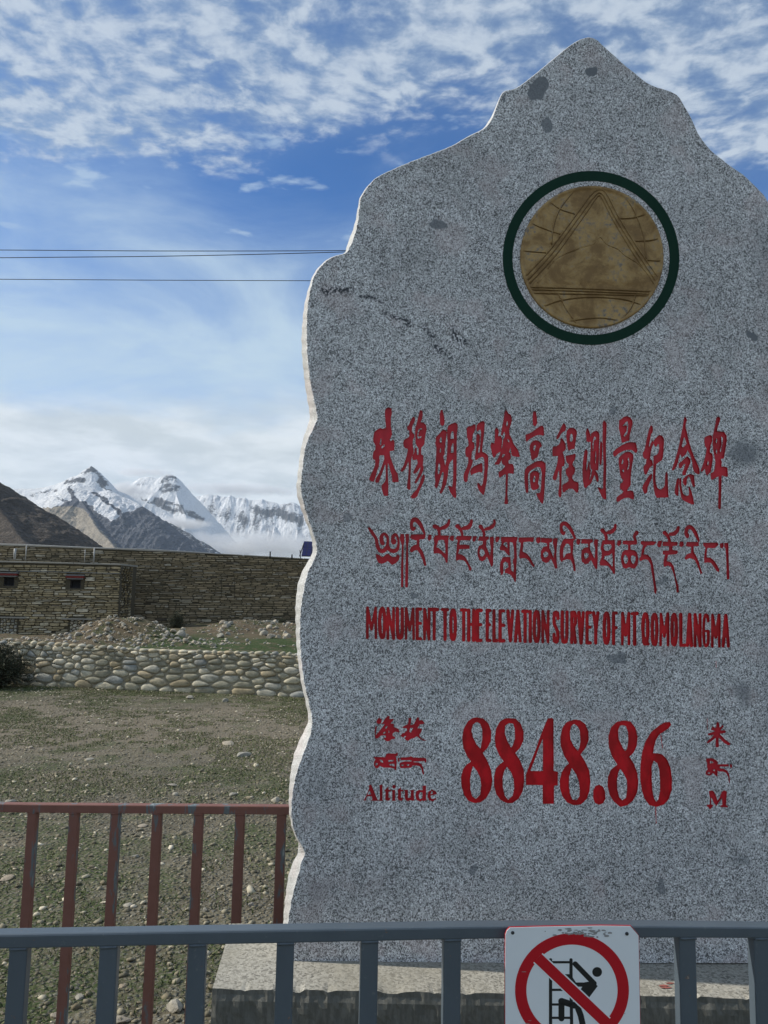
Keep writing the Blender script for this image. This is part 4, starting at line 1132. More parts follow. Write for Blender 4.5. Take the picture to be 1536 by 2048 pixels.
# cast relief field: concentric grid with low hills pushed up
R1 = 26; i0 = len(mb.v)
mount = [(1.08, 660), (660, 0)]
def ecoord(x, y):  # crop px (960,320 scale 3.49) -> photo
    return 960 + x / 3.4909, 320 + y / 3.49
sil = [(400, 860), (470, 760), (520, 700), (600, 655), (700, 615), (790, 590), (835, 542), (880, 590), (960, 625), (1010, 670), (1090, 720), (1170, 800), (1200, 850)]
silx = [ecoord(*p)[0] for p in sil]; sily = [ecoord(*p)[1] for p in sil]
for j in range(1, R1 + 1):
    rr = 0.955 * (1 - j / R1)
    for k in range(n):
        t = 2 * math.pi * k / n
        px, py = ECX + ERX * rr * math.cos(t), ECY + ERY * rr * math.sin(t)
        h = 0.0026 + 0.0008 * (vnoise(px * 0.06, py * 0.06, 5) - 0.5)
        sy = np.interp(px, silx, sily, left=999, right=999)
        if py > sy and py < 568:
            h += 0.0016 * min(1, (py - sy) / 4) * (0.55 + 0.9 * float(fbm(px * 0.055, py * 0.035, 3, 4, ridged=True)))
        mb.v.append(ST.p(px, py, -float(h)))
prev = (len(rings) - 1) * n
for j in range(1, R1 + 1):
    cur = i0 + (j - 1) * n
    for k in range(n):
        mb.f.append((prev + k, prev + (k + 1) % n, cur + (k + 1) % n, cur + k))
    prev = cur
emb = mb.build('bronze_emblem', M['bronze'], mon, smooth=True)
def relief(pts, wd=1.7, groove=None):
    wd *= 0.68
    q = [ecoord(*p) for p in pts]
    q = catmull(q, n=5) if len(q) > 2 else q
    m_ = MB()
    m_.tube([ST.p(x, y, -0.0034) for x, y in q], wd * 1.95 / F, 6, True, (ST.n, 0.8))
    m_.build('relief_line', M['bronze'], emb, smooth=True)
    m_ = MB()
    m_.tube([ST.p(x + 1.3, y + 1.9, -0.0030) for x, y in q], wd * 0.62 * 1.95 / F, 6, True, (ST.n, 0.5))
    m_.build('shade_line', M['bronze_dark'], emb, smooth=True)  # dark copy shifted down and right, painting the line's shadow
for pts in [
    [(330, 838), (500, 650), (700, 380), (790, 260), (828, 232), (866, 262), (950, 420), (1080, 630), (1240, 870)],
    [(318, 808), (480, 632), (680, 365), (775, 240), (828, 208), (882, 240), (965, 400), (1095, 612), (1250, 835)],
    [(342, 862), (520, 668), (715, 400), (800, 275), (828, 250), (852, 275), (935, 435), (1065, 650), (1228, 892)],
    [(330, 888), (700, 898), (1215, 920)], [(345, 905), (700, 916), (1205, 938)], [(355, 930), (700, 936), (1190, 948)],
    [(440, 1022), (540, 985), (680, 962), (830, 958), (980, 970), (1080, 995), (1145, 1022)],
    [(600, 1130), (700, 1112), (820, 1102), (900, 1108), (975, 1125)],
    [(345, 435), (430, 475), (560, 520)], [(480, 290), (560, 345), (660, 378)], [(282, 632), (360, 640), (460, 648)],
    [(645, 225), (590, 290), (540, 370), (508, 470), (495, 590)],
    [(980, 410), (1060, 405), (1150, 380)], [(1082, 568), (1160, 565), (1242, 550)], [(1165, 700), (1260, 706)],
    [(1015, 265), (1080, 370), (1130, 500), (1150, 600), (1155, 690)],
    [(545, 935), (600, 1040), (680, 1155)], [(1080, 950), (1050, 1030), (985, 1110)]]:
    relief(pts)
relief(sil[1:], 1.5)
relief([(700, 640), (765, 720), (780, 790), (740, 850)], 1.3)
relief([(610, 720), (640, 800), (700, 840)], 1.1)
relief([(700, 640), (730, 740), (715, 820), (690, 865)], 1.0)
relief([(860, 690), (900, 760), (960, 830)], 1.1)
relief([(520, 700), (490, 770), (400, 860)], 1.2)

# plinth: rough-split block, its top edge chipped
FL_, BL_ = at_z(425, 1977, ZP), at_z(463, 1847, ZP)
FR_ = at_z(1500, 1996, ZP)
fr_dir = (FR_ - FL_).normalized()
FR_ = FL_ + fr_dir * 2.05
dep = BL_ - FL_
BR_ = FR_ + dep
def plinth():
    vv, ff = [], []
    nx, ny, nz = 190, 24, 60
    hz = ZP - MO.z + 0.06
    def patch(o, a, b, na, nb, nrm, amp, seed, edge):
        i0 = len(vv)
        for j in range(nb + 1):
            for i in range(na + 1):
                u, v = i / na, j / nb
                p = o + a * u + b * v
                h = 0
                if amp:
                    q = p
                    s1 = float(fbm((q.x + q.y) * 55, q.z * 18 + q.y * 9, 3, seed)) - 0.5
                    h = amp * s1 * min(1, 8 * u, 8 * (1 - u) + 0.2)
                vv.append(p + nrm * h)
        for j in range(nb):
            for i in range(na):
                k = i0 + j * (na + 1) + i
                ff.append((k, k + 1, k + na + 2, k + na + 1))
        return i0
    up = Vector((0, 0, 1)); A = FR_ - FL_
    nf = Vector((A.y, -A.x, 0)).normalized()
    # front: keeps its top row shared with the top sheet through equal noise on the arris
    def arris(u):
        q = u * 2.05
        return 0.005 * (float(fbm(q * 14, 2.0, 4, 31)) - 0.5) - 0.004 * max(0, float(fbm(q * 40, 5.0, 2, 77)) - 0.62) * 6
    i0 = len(vv)
    for j in range(nz + 1):
        v = j / nz
        for i in range(nx + 1):
            u = i / nx
            drop = arris(u)
            z = -hz * v + (drop if j == 0 else 0)
            amp = 0.011 if j > 0 else 0.003
            h = amp * (float(fbm(u * 2.05 * 70, z * 24, 3, 12)) - 0.45) + (0.004 if j > 1 else 0.0)
            vv.append(FL_ + A * u + up * z + nf * h)
    for j in range(nz):
        for i in range(nx):
            k = i0 + j * (nx + 1) + i
            ff.append((k, k + nx + 1, k + nx + 2, k + 1))
    t0 = len(vv)
    for j in range(1, ny + 1):
        v = j / ny
        for i in range(nx + 1):
            u = i / nx
            fall = arris(u) * max(0, 1 - v * 8)
            vv.append(FL_ + A * u + dep * v + up * (fall + 0.0012 * (float(vnoise(u * 60, v * 9, 4)) - 0.5)))
    for i in range(nx):
        ff.append((i0 + i, i0 + i + 1, t0 + i + 1, t0 + i))
    for j in range(ny - 1):
        for i in range(nx):
            k = t0 + j * (nx + 1) + i
            ff.append((k, k + 1, k + nx + 2, k + nx + 1))
    # sides and back
    k = len(vv)
    vv.extend([FL_.copy(), BL_.copy(), BL_ - up * hz, FL_ - up * hz, FR_.copy(), BR_.copy(), BR_ - up * hz, FR_ - up * hz])
    ff.extend([(k, k + 3, k + 2, k + 1), (k + 4, k + 5, k + 6, k + 7), (k + 1, k + 2, k + 6, k + 5)])
    return vv, ff
pv, pf = plinth()
mesh_obj('plinth', pv, pf, None, mon, mats=[M['plinth'], M['plinth_face']], fmat=[1 if k < 190 * 60 else 0 for k in range(len(pf))])
# faint red paint smear on the plinth
mb = MB()
for k, (x, y, rx, ry) in enumerate([(1328, 1971, 11, 2.2), (1340, 1966, 9, 1.6), (1333, 1975, 13, 1.6)]):
    c0 = at_z(x, y, ZP) + Vector((0, 0, 0.0018 + k * 0.0003))
    ring = []
    for j in range(12):
        t = 2 * math.pi * j / 12
        q = at_z(x + rx * math.cos(t) * rng.uniform(.7, 1.1), y + ry * math.sin(t) * rng.uniform(.6, 1.1), ZP + 0.0018 + k * 0.0003)
        ring.append(q)
    mb.quad(*ring)
smear = mb.build('paint_smear', simple('dried_red_smear', (0.30, 0.10, 0.08), 0.8, 0, 0.3, 90), mon)

# ------------------------------------------------------------------ railings
def railing(name, label, plane, top_pts, h_px_bottom, bars, wpx, depth, mat, foot, ext=None, group=None):
    root = thing(name, (plane.p(600, top_pts[0][1]).x, plane.p(600, top_pts[0][1]).y, float(foot)), label, 'railing', group)
    mb = MB()
    secs = []
    for (x, y), yb in zip(top_pts, h_px_bottom):
        a = plane.p(x, y); b = plane.p(x, yb)
        secs.append((a, b, b - plane.n * depth, a - plane.n * depth))
    for s in secs:
        mb.v += list(s)
    for k in range(len(secs) - 1):
        for j in range(4):
            a, b = 4 * k + j, 4 * k + (j + 1) % 4
            mb.f.append((a, b, b + 4, a + 4))
    mb.f.append((3, 2, 1, 0)); e = 4 * (len(secs) - 1); mb.f.append((e, e + 1, e + 2, e + 3))
    bevel(mb.build('top_rail', mat, root), 0.003, 2)
    xs = [p[0] for p in top_pts]; yb_ = list(h_px_bottom)
    ur = Vector((1, plane.t, 0)).normalized()
    for bx in bars:
        y = float(np.interp(bx, xs, yb_))
        top = plane.p(bx, y)
        hw = wpx / 2 * top.y / F
        mb = MB()
        zt, zb = top.z - 0.0005, foot + 0.10
        c_ = Vector((top.x, top.y, (zt + zb) / 2)) - plane.n * (depth * 0.5 + 0.0012)
        mb.box(c_, ur * hw, plane.n * (depth * 0.5 - 0.0015), Vector((0, 0, (zt - zb) / 2)))
        bevel(mb.build('bar', mat, root), 0.0022, 2)
        # weld bead where bar meets rail
        m2 = MB()
        m2.tube([top + ur * s * hw + Vector((0, 0, -0.001)) - plane.n * 0.002 for s in (-0.95, -0.3, 0.4, 0.97)], [0.0022, 0.0028, 0.0021, 0.0026], 6)
        m2.build('weld_bead', mat, root, smooth=True)
    a, b = plane.p(xs[0], yb_[0]), plane.p(xs[-1], yb_[-1])
    mb = MB()
    za = foot + 0.086
    p0, p1 = Vector((a.x, a.y, za)), Vector((b.x, b.y, za))
    mb.box((p0 + p1) / 2 - plane.n * depth / 2, (p1 - p0) / 2, plane.n * depth / 2, Vector((0, 0, 0.0138)))
    bevel(mb.build('bottom_rail', mat, root), 0.003, 2)
    for p in (p0, p1):
        mb = MB()
        zt = plane.p(xs[0] if p is p0 else xs[-1], top_pts[0 if p is p0 else -1][1]).z + 0.01
        mb.box(Vector((p.x, p.y, (zt + foot) / 2 - 0.03)) - plane.n * depth / 2 + ur * (-0.0205 if p is p0 else 0.0205), ur * 0.02, plane.n * 0.02, Vector((0, 0, (zt - foot) / 2 + 0.03)))
        bevel(mb.build('end_post', mat, root), 0.003, 2)
    return root
NR = Plane(1.27, 0.10)
near_pts = [(-900, 1900), (-200, 1876), (0, 1870), (300, 1864.5), (571, 1860), (960, 1853), (1300, 1852), (1536, 1854.5), (2100, 1866)]
near_bot = [1936, 1906, 1899, 1892.5, 1887.5, 1879, 1876.5, 1877.5, 1888]
near_bars = [-880 + 186 * k for k in range(0, 3)] + [-325, -146, 35, 216, 394, 571, 740, 906, 1064, 1221, 1377, 1527, 1672, 1815, 1950, 2080]
railing('steel_railing', 'slate-grey steel railing across the very front, carrying the no-climbing sign', NR, near_pts, near_bot, near_bars, 33, 0.026, M['slate'], float(ground_z(0, 1.2)))
RR = Plane(2.43, 0.0)
far_pts = [(-500, 1601), (-100, 1606.5), (60, 1609), (580, 1613), (1100, 1621), (1800, 1636)]
far_bot = [1618, 1623.5, 1626, 1630, 1638, 1653]
railing('red_railing', 'worn oxide-red steel railing behind the monument, paint peeling to grey', RR, far_pts, far_bot,
        [63 + 83.2 * k for k in range(-6, 20)], 17.5, 0.028, M['oxide'], float(ground_z(-1, 2.4)))

# ------------------------------------------------------------------ no-climbing sign hung on the front railing
SG = Plane(1.27 - 0.012, 0.10)
sg0 = SG.p(1143, 1980)
sign = thing('warning_sign', (sg0.x, sg0.y, sg0.z), 'white square-cornered metal sign with red ring and slash over a figure climbing a ladder', 'sign')
SO, SC = (960, 1820), 2.6667
sp = lambda x, y, h=0.0: SG.p(SO[0] + x / SC, SO[1] + y / SC, -h)
def plate(poly, h0, h1, name, mat, par=sign, holes=None):
    mb = MB()
    n_ = len(poly)
    mb.v = [sp(x, y, h1) for x, y in poly] + [sp(x, y, h0) for x, y in poly]
    mb.f.append(tuple(range(n_)))
    mb.f.append(tuple(reversed(range(n_, 2 * n_))))
    for k in range(n_):
        k2 = (k + 1) % n_
        mb.f.append((k, k2, n_ + k2, n_ + k))
    bm = bmesh.new()
    o = mb.build(name, mat, par)
    bm.from_mesh(o.data); bmesh.ops.triangulate(bm, faces=[f for f in bm.faces if len(f.verts) > 4]); bmesh.ops.recalc_face_normals(bm, faces=bm.faces)
    bm.to_mesh(o.data); bm.free()
    return o
bot = 1010
outline = [(135, 128), (142, 108), (158, 92), (300, 88), (480, 84), (640, 82), (800, 84), (843, 134), (846, 300), (851, 610), (855, bot), (137, bot), (134, 600), (133, 300)]
plate([(x + (3.5 if x > 500 else -2.5), y - (3.5 if y < 100 else 0)) for x, y in outline], -0.0005, 0.0009, 'red_backing_edge', M['sign_red'])
plate(outline, 0.001, 0.0020, 'sign_plate', M['white_sign'])
# bent-back corner
mb = MB(); mb.quad(sp(800, 84, .0021), sp(805, 82, -0.006), sp(845, 128, -0.004), sp(843, 134, .0021)); mb.build('bent_corner', M['scuff'], sign)
cx, cy, ro, ri = 488, 424, 303, 243
def ringpoly(name, cx, cy, ro, ri, h0, h1, mat, n=96):
    mb = MB()
    for k in range(n):
        t = 2 * math.pi * k / n; c_, s = math.cos(t), math.sin(t)
        mb.v += [sp(cx + ri * c_, cy + ri * s, h0), sp(cx + ri * c_, cy + ri * s, h1), sp(cx + ro * c_, cy + ro * s, h1), sp(cx + ro * c_, cy + ro * s, h0)]
    for k in range(n):
        a, b = 4 * k, 4 * ((k + 1) % n)
        for j in range(3):
            mb.f.append((a + j, b + j, b + j + 1, a + j + 1))
    return mb.build(name, mat, sign)
ringpoly('prohibition_ring', cx, cy, ro, ri, 0.0018, 0.0024, M['sign_red'])
an = math.radians(43.5); ux, uy = math.cos(an), math.sin(an); hw = 29
def band(name, hw_, h1, mat):
    L = 250
    return plate([(cx - ux * L + uy * hw_, cy - uy * L - ux * hw_), (cx + ux * L + uy * hw_, cy + uy * L - ux * hw_), (cx + ux * L - uy * hw_, cy + uy * L + ux * hw_), (cx - ux * L - uy * hw_, cy - uy * L + ux * hw_)], 0.0018, h1, name, mat)
band('slash_margin', 36, 0.00245, M['white_sign'])
band('prohibition_slash', hw, 0.0027, M['sign_red'])
def ink(name, strokes, polys=(), disc=None):
    mb = MB(); h0, h1 = 0.0018, 0.0022
    for pts, wd in strokes:
        wd *= 1.14
        for (x0, y0), (x1, y1) in zip(pts[:-1], pts[1:]):
            L = math.hypot(x1 - x0, y1 - y0); ax, ay = (x1 - x0) / L, (y1 - y0) / L
            arc = []
            for k in range(9):
                t = -math.pi / 2 + math.pi * k / 8
                arc.append((x1 + wd * (ax * math.cos(t) - ay * math.sin(t)), y1 + wd * (ay * math.cos(t) + ax * math.sin(t))))
            for k in range(9):
                t = math.pi / 2 + math.pi * k / 8
                arc.append((x0 + wd * (ax * math.cos(t) - ay * math.sin(t)), y0 + wd * (ay * math.cos(t) + ax * math.sin(t))))
            h1 += 0.000004
            mb.quad(*[sp(x, y, h1) for x, y in arc])
    for p in polys:
        h1 += 0.000004
        mb.quad(*[sp(x, y, h1) for x, y in p])
    o = mb.build(name, M['sign_black'], sign)
    bm = bmesh.new(); bm.from_mesh(o.data)
    bmesh.ops.triangulate(bm, faces=bm.faces)
    for f in bm.faces:
        f.normal_update()
        if f.normal.y > 0: f.normal_flip()
    bm.to_mesh(o.data); bm.free()
ink('ladder', [([(374, 262), (374, 660)], 7.5), ([(483, 262), (483, 400), (487, 660)], 7.5), ([(374, 275), (483, 275)], 5.5), ([(374, 422), (483, 422)], 5.5), ([(374, 500), (483, 500)], 5.5), ([(374, 571), (483, 571)], 5.5), ([(374, 350), (483, 350)], 4)])
ink('climber_head', [], [[(622 + 26 * math.cos(t), 327 + 26 * math.sin(t)) for t in np.linspace(0, 2 * math.pi, 25)[:-1]]])
ink('climber_figure', [([(505, 284), (606, 388)], 12), ([(545, 394), (503, 394), (474, 350), (442, 350)], 10), ([(432, 482), (432, 574)], 14), ([(432, 482), (500, 505)], 15), ([(520, 520), (535, 560), (552, 640)], 14)],
    [[(540, 385), (598, 374), (625, 402), (562, 486), (518, 442), (542, 408)]])
for bx, by in ((172, 118), (780, 123)):
    mb = MB()
    for rr, h in ((9.5, 0.0021), (9.0, 0.0032), (5.5, 0.0038), (0.2, 0.0038)):
        mb.v += [sp(bx + rr * math.cos(t), by + rr * math.sin(t), h) for t in np.linspace(0, 2 * math.pi, 13)[:-1]]
    for j in range(3):
        for k in range(12):
            mb.f.append((12 * j + k, 12 * j + (k + 1) % 12, 12 * j + 12 + (k + 1) % 12, 12 * j + 12 + k))
    mb.build('bolt', M['bolt'], sign)
mb = MB()
r2 = random.Random(3)
for k in range(70):
    x = r2.gauss(540, 62); y = 118 + r2.gauss(0, 13) - 0.05 * (x - 540) * 0
    if not 372 < x < 690 or y < 92: continue
    if math.hypot(x - cx, y - cy) < ro - 6: continue
    rx, ry = r2.uniform(4, 17), r2.uniform(2, 6)
    h = 0.00245 + k * 0.000003
    mb.quad(*[sp(x + rx * math.cos(t) * r2.uniform(.6, 1.1), y + ry * math.sin(t) * r2.uniform(.6, 1.1), h) for t in np.linspace(2 * math.pi, 0, 10)[:-1]])
for x, y, rx, ry in ((672, 134, 14, 6), (395, 130, 12, 4), (345, 110, 3, 3), (232, 325, 14, 1.6), (250, 600, 14, 2), (262, 585, 10, 1.5), (768, 548, 4, 1.5)):
    mb.quad(*[sp(x + rx * math.cos(t), y + ry * math.sin(t), 0.00275) for t in np.linspace(2 * math.pi, 0, 10)[:-1]])
tag(mb.build('scuff_marks', M['scuff'], sign), kind='stuff')
# ------------------------------------------------------------------ cobble retaining wall
def clip_cell(seed, others, wts, w0, box, asp):
    x0, y0, x1, y1 = box
    poly = [(x0, y0), (x1, y0), (x1, y1), (x0, y1)]
    sx, sy = seed[0] * asp, seed[1]
    poly = [(x * asp, y) for x, y in poly]
    for (ox, oy), wt in zip(others, wts):
        ox = ox * asp
        dxx, dyy = ox - sx, oy - sy
        d2 = dxx * dxx + dyy * dyy
        if d2 > 0.6 or d2 < 1e-9:
            continue
        t = 0.5 + (w0 - wt) / (2 * d2)
        mx, my = sx + dxx * t, sy + dyy * t
        out = []
        n_ = len(poly)
        for k in range(n_):
            a, b = poly[k], poly[(k + 1) % n_]
            da = (a[0] - mx) * dxx + (a[1] - my) * dyy
            db = (b[0] - mx) * dxx + (b[1] - my) * dyy
            if da <= 0: out.append(a)
            if (da < 0) != (db < 0) and da != db:
                s = da / (da - db)
                out.append((a[0] + (b[0] - a[0]) * s, a[1] + (b[1] - a[1]) * s))
        poly = out
        if len(poly) < 3:
            return None
    return [(x / asp, y) for x, y in poly]


def pebble_mesh(poly, gap, bulge, seed):
    """a rounded cobble filling its cell: ring of points, swelling towards the viewer"""
    q = np.array(poly)
    c_ = q.mean(axis=0)
    for _ in range(2):                                  # cut the corners: river-worn
        nxt = np.roll(q, -1, axis=0)
        q = np.stack([q * 0.75 + nxt * 0.25, q * 0.25 + nxt * 0.75], 1).reshape(-1, 2)
    # resample to 14
    d_ = np.hypot(*(np.roll(q, -1, 0) - q).T); cum = np.r_[0, np.cumsum(d_)]
    t = np.linspace(0, cum[-1], 15)[:-1]
    qq = np.vstack([q, q[:1]])
    q = np.c_[np.interp(t, cum, qq[:, 0]), np.interp(t, cum, qq[:, 1])]
    lo_, hi_ = q.min(0), q.max(0)
    mid_, hf = (lo_ + hi_) / 2, (hi_ - lo_) / 2
    ang = np.arctan2((q[:, 1] - mid_[1]) / hf[1], (q[:, 0] - mid_[0]) / hf[0])
    ell = mid_ + np.c_[np.cos(ang) * hf[0], np.sin(ang) * hf[1]] * .97
    inside = np.hypot(*((ell - c_) / 1).T) < np.hypot(*(q - c_).T)
    q = np.where(inside[:, None], q * .68 + ell * .32, q)
    size = np.hypot(*(q - c_).T)
    q = c_ + (q - c_) * (1 - gap / size)[:, None]
    r_ = random.Random(seed)
    tx, ty = r_.uniform(-.25, .25), r_.uniform(-.3, .15)
    vs, fs = [], []
    prof = [(0.93, -0.25), (1.0, 0.0), (0.955, 0.5), (0.83, 0.84), (0.50, 0.98)]
    n_ = 14
    for s, h in prof:
        for k in range(n_):
            p = c_ + (q[k] - c_) * s
            o = bulge * h + (0.12 * bulge * (tx * (p[0] - c_[0]) / max(size) + ty * (p[1] - c_[1]) / max(size)) if h > 0.3 else 0)
            o += bulge * 0.10 * (float(vnoise(p[0] * 17, p[1] * 17, seed % 997)) - .5) if h > 0.3 else 0
            vs.append((p[0], p[1], o))
    vs.append((c_[0], c_[1], bulge))
    for j in range(len(prof) - 1):
        for k in range(n_):
            a, b = j * n_ + k, j * n_ + (k + 1) % n_
            fs.append((a, b, b + n_, a + n_))
    j = (len(prof) - 1) * n_
    for k in range(n_):
        fs.append((j + k, j + (k + 1) % n_, len(vs) - 1))
    return vs, fs


WALL_L = (WB - WA).length
def wall_h(u):
    return 0.80 + 0.02 * math.sin(u * 1.3) - 0.006 * u
def wall_pt(u, h, o):
    p = WA + wall_dir * u + wall_n * o
    return Vector((p.x, p.y, -0.37 - 0.002 * u + h))
U0, U1 = -6.5, 17.5
cw0 = wall_pt(2, 0, 0)
cobble_wall = thing('cobble_wall', (cw0.x, cw0.y, cw0.z), 'low dry-stone retaining wall of rounded river cobbles across the gravel yard', 'stone wall')
rs = random.Random(21)
seeds, wts = [], []
rows = [(0.075, .40, .15), (0.205, .36, .135), (0.325, .33, .12), (0.435, .29, .105), (0.53, .27, .095), (0.615, .24, .08), (0.69, .21, .07), (0.755, .19, .06)]
for h, wd, rh in rows:
    u = U0 - rs.random() * wd
    while u < U1:
        k = rs.choice([0.4, 0.55, 0.8, 1.0, 1.1, 1.3])
        seeds.append((u + wd * k / 2, h + rs.uniform(-.034, .034)))
        wts.append(((k - .9) * 0.013 + rs.uniform(-.003, .003)) * (rh / .15))
        u += wd * k
pieces = []
for i, s in enumerate(seeds):
    near = [j for j in range(len(seeds)) if j != i and abs(seeds[j][0] - s[0]) < 0.75 and abs(seeds[j][1] - s[1]) < 0.45]
    cell = clip_cell(s, [seeds[j] for j in near], [wts[j] for j in near], wts[i], (s[0] - .5, 0.0, s[0] + .5, wall_h(s[0])), 0.52)
    if not cell: continue
    ar = 0.5 * abs(sum(a[0] * b[1] - b[0] * a[1] for a, b in zip(cell, cell[1:] + cell[:1])))
    if ar < 0.0015: continue
    pieces.append((s, ar, pebble_mesh(cell, 0.006, rs.uniform(.030, .052) * min(1.2, (ar / .03) ** .4 + .35), i)))
rest = MB()
n_in = 0
for s, ar, (vs, fs) in pieces:
    W3 = [wall_pt(x, y, o) for x, y, o in vs]
    if -0.35 < s[0] < WALL_L + 0.35 and n_in < 235:
        n_in += 1
        mesh_obj('cobble', W3, fs, M['cobble'], cobble_wall, smooth=True)
    else:
        i0 = len(rest.v); rest.v += W3; rest.f += [tuple(i0 + k for k in f) for f in fs]
tag(rest.build('outlying_cobbles', M['cobble'], cobble_wall, smooth=True), kind='stuff')
# little row of round stones set along the top
u = -0.3
caps = MB()
capn = 0
u = U0
while u < U1:
    a = rs.uniform(.045, .10)
    hh = rs.uniform(.03, .05)
    mb = MB()
    ctr = wall_pt(u + a, wall_h(u) + hh * 0.55, rs.uniform(-.05, .03))
    bmx = bmesh.new(); bmesh.ops.create_icosphere(bmx, subdivisions=2, radius=1)
    vs = [ctr + wall_dir * (v.co.x * a * (1 + .15 * rs.uniform(-1, 1) * 0)) + wall_n * (v.co.y * a * .8) + Vector((0, 0, v.co.z * hh * (1 + .12 * math.sin(3 * v.co.x + u)))) for v in bmx.verts]
    fs = [tuple(v.index for v in f.verts) for f in bmx.faces]
    bmx.free()
    if -0.3 < u < WALL_L + .3 and capn < 58:
        capn += 1
        mesh_obj('cap_stone', vs, fs, M['cobble'], cobble_wall, smooth=True)
    else:
        i0 = len(caps.v); caps.v += vs; caps.f += [tuple(i0 + k for k in f) for f in fs]
    u += 2 * a + rs.uniform(.0, .03)
tag(caps.build('outlying_cap_stones', M['cobble'], cobble_wall, smooth=True), kind='stuff')
mb = MB()
a, b = wall_pt(U0, 0, -.141), wall_pt(U1, 0, -.141)
mb.box((a + b) / 2 + Vector((0, 0, .36)), (b - a) / 2, wall_n * 0.15, Vector((0, 0, .43)))
mb.build('earth_core', M['mortar_pale'], cobble_wall)

# ------------------------------------------------------------------ terrace behind the wall
def terrace_z(x, y):
    x = np.asarray(x, float); y = np.asarray(y, float)
    # distance behind the wall line
    dist = (x - WA.x) * (-wall_n.x) + (y - WA.y) * (-wall_n.y)
    al = (x - WA.x) * wall_dir.x + (y - WA.y) * wall_dir.y
    base = 0.42 - 0.012 * np.clip(al, -8, 12)
    t = np.clip(dist / 10.0, 0, 1)
    rise = np.where(x > -6.5, 0.10, -0.38)
    sm = 1 / (1 + np.exp(-(x + 8.0) * 1.6))
    z = base * (1 - t) + t * (-0.15 * (1 - sm) + 0.30 * sm)
    z = z + 0.50 * np.exp(-((np.abs(x + 6.15) / 1.15) ** 3 + ((y - 17.6) / 0.9) ** 2))           # earth heap
    z = z + 0.26 * np.exp(-(((x + 1.9) / 2.2) ** 2 + ((y - 23.0) / 1.6) ** 2))
    z = z + 0.28 * np.exp(-(((x + 4.3) / 0.9) ** 2 + ((y - 22.4) / 1.2) ** 2))
    z = z + (0.12 * (fbm(x * 1.1, y * 1.1, 4, 41) - 0.5) + np.where(x > -4.8, .06, 0.16) * (fbm(x * 3.1, y * 3.1, 4, 47, .6) - 0.5)) * np.clip(dist / 0.8, 0, 1)
    return z
tx = np.arange(-22, 30.01, 0.15); tv = np.concatenate([np.arange(0, 9, 0.11), np.arange(9, 22, 0.3)])
TV, TU = np.meshgrid(tv, tx - WA.x, indexing='ij')
TX = WA.x + TU * wall_dir.x - wall_n.x * (TV + 0.12); TY = WA.y + TU * wall_dir.y - wall_n.y * (TV + 0.12)
TZ = terrace_z(TX, TY)
n0, n1 = TX.shape
ii = np.arange(n0 * n1).reshape(n0, n1)
tfc = np.stack([ii[:-1, :-1], ii[:-1, 1:], ii[1:, 1:], ii[1:, :-1]], -1).reshape(-1, 4)
tag(mesh_obj('terrace_ground', np.stack([TX, TY, TZ], -1).reshape(-1, 3), tfc, M['terrace'], smooth=True), kind='structure')

# ------------------------------------------------------------------ coursed stone walls of the building
def block_stone(c_, ax, up, nr, w_, h_, proud, rr):
    """flat-faced slab stone: 8 front points, chamfered"""
    vs = []
    j = lambda s: rr.uniform(-s, s)
    pts = [(-1, -1), (-.3 + j(.3), -1 + j(.12)), (1, -1), (1 + j(.04), j(.3)), (1, 1), (.3 + j(.3), 1 + j(.12)), (-1, 1), (-1 + j(.04), j(.3))]
    cut = [(p[0] * (1 - (.07 + .09 * rr.random()) * (abs(p[0] * p[1]) > .9)), p[1] * (1 - (.1 + .2 * rr.random()) * (abs(p[0] * p[1]) > .9))) for p in pts]
    for (x, y) in cut:
        vs.append(c_ + ax * (x * w_ / 2) + up * (y * h_ / 2) - nr * 0.03)
    b1, b2 = proud * rr.uniform(.75, 1.1), proud * rr.uniform(.75, 1.1)
    for (x, y) in cut:
        vs.append(c_ + ax * (x * (w_ / 2 - .006)) + up * (y * (h_ / 2 - .004)) + nr * (b1 + (b2 - b1) * (x + 1) / 2 - 0.006 + j(.003)))
    fs = [tuple(range(8, 16))] + [(k, (k + 1) % 8, 8 + (k + 1) % 8, 8 + k) for k in range(8)]
    return vs, fs


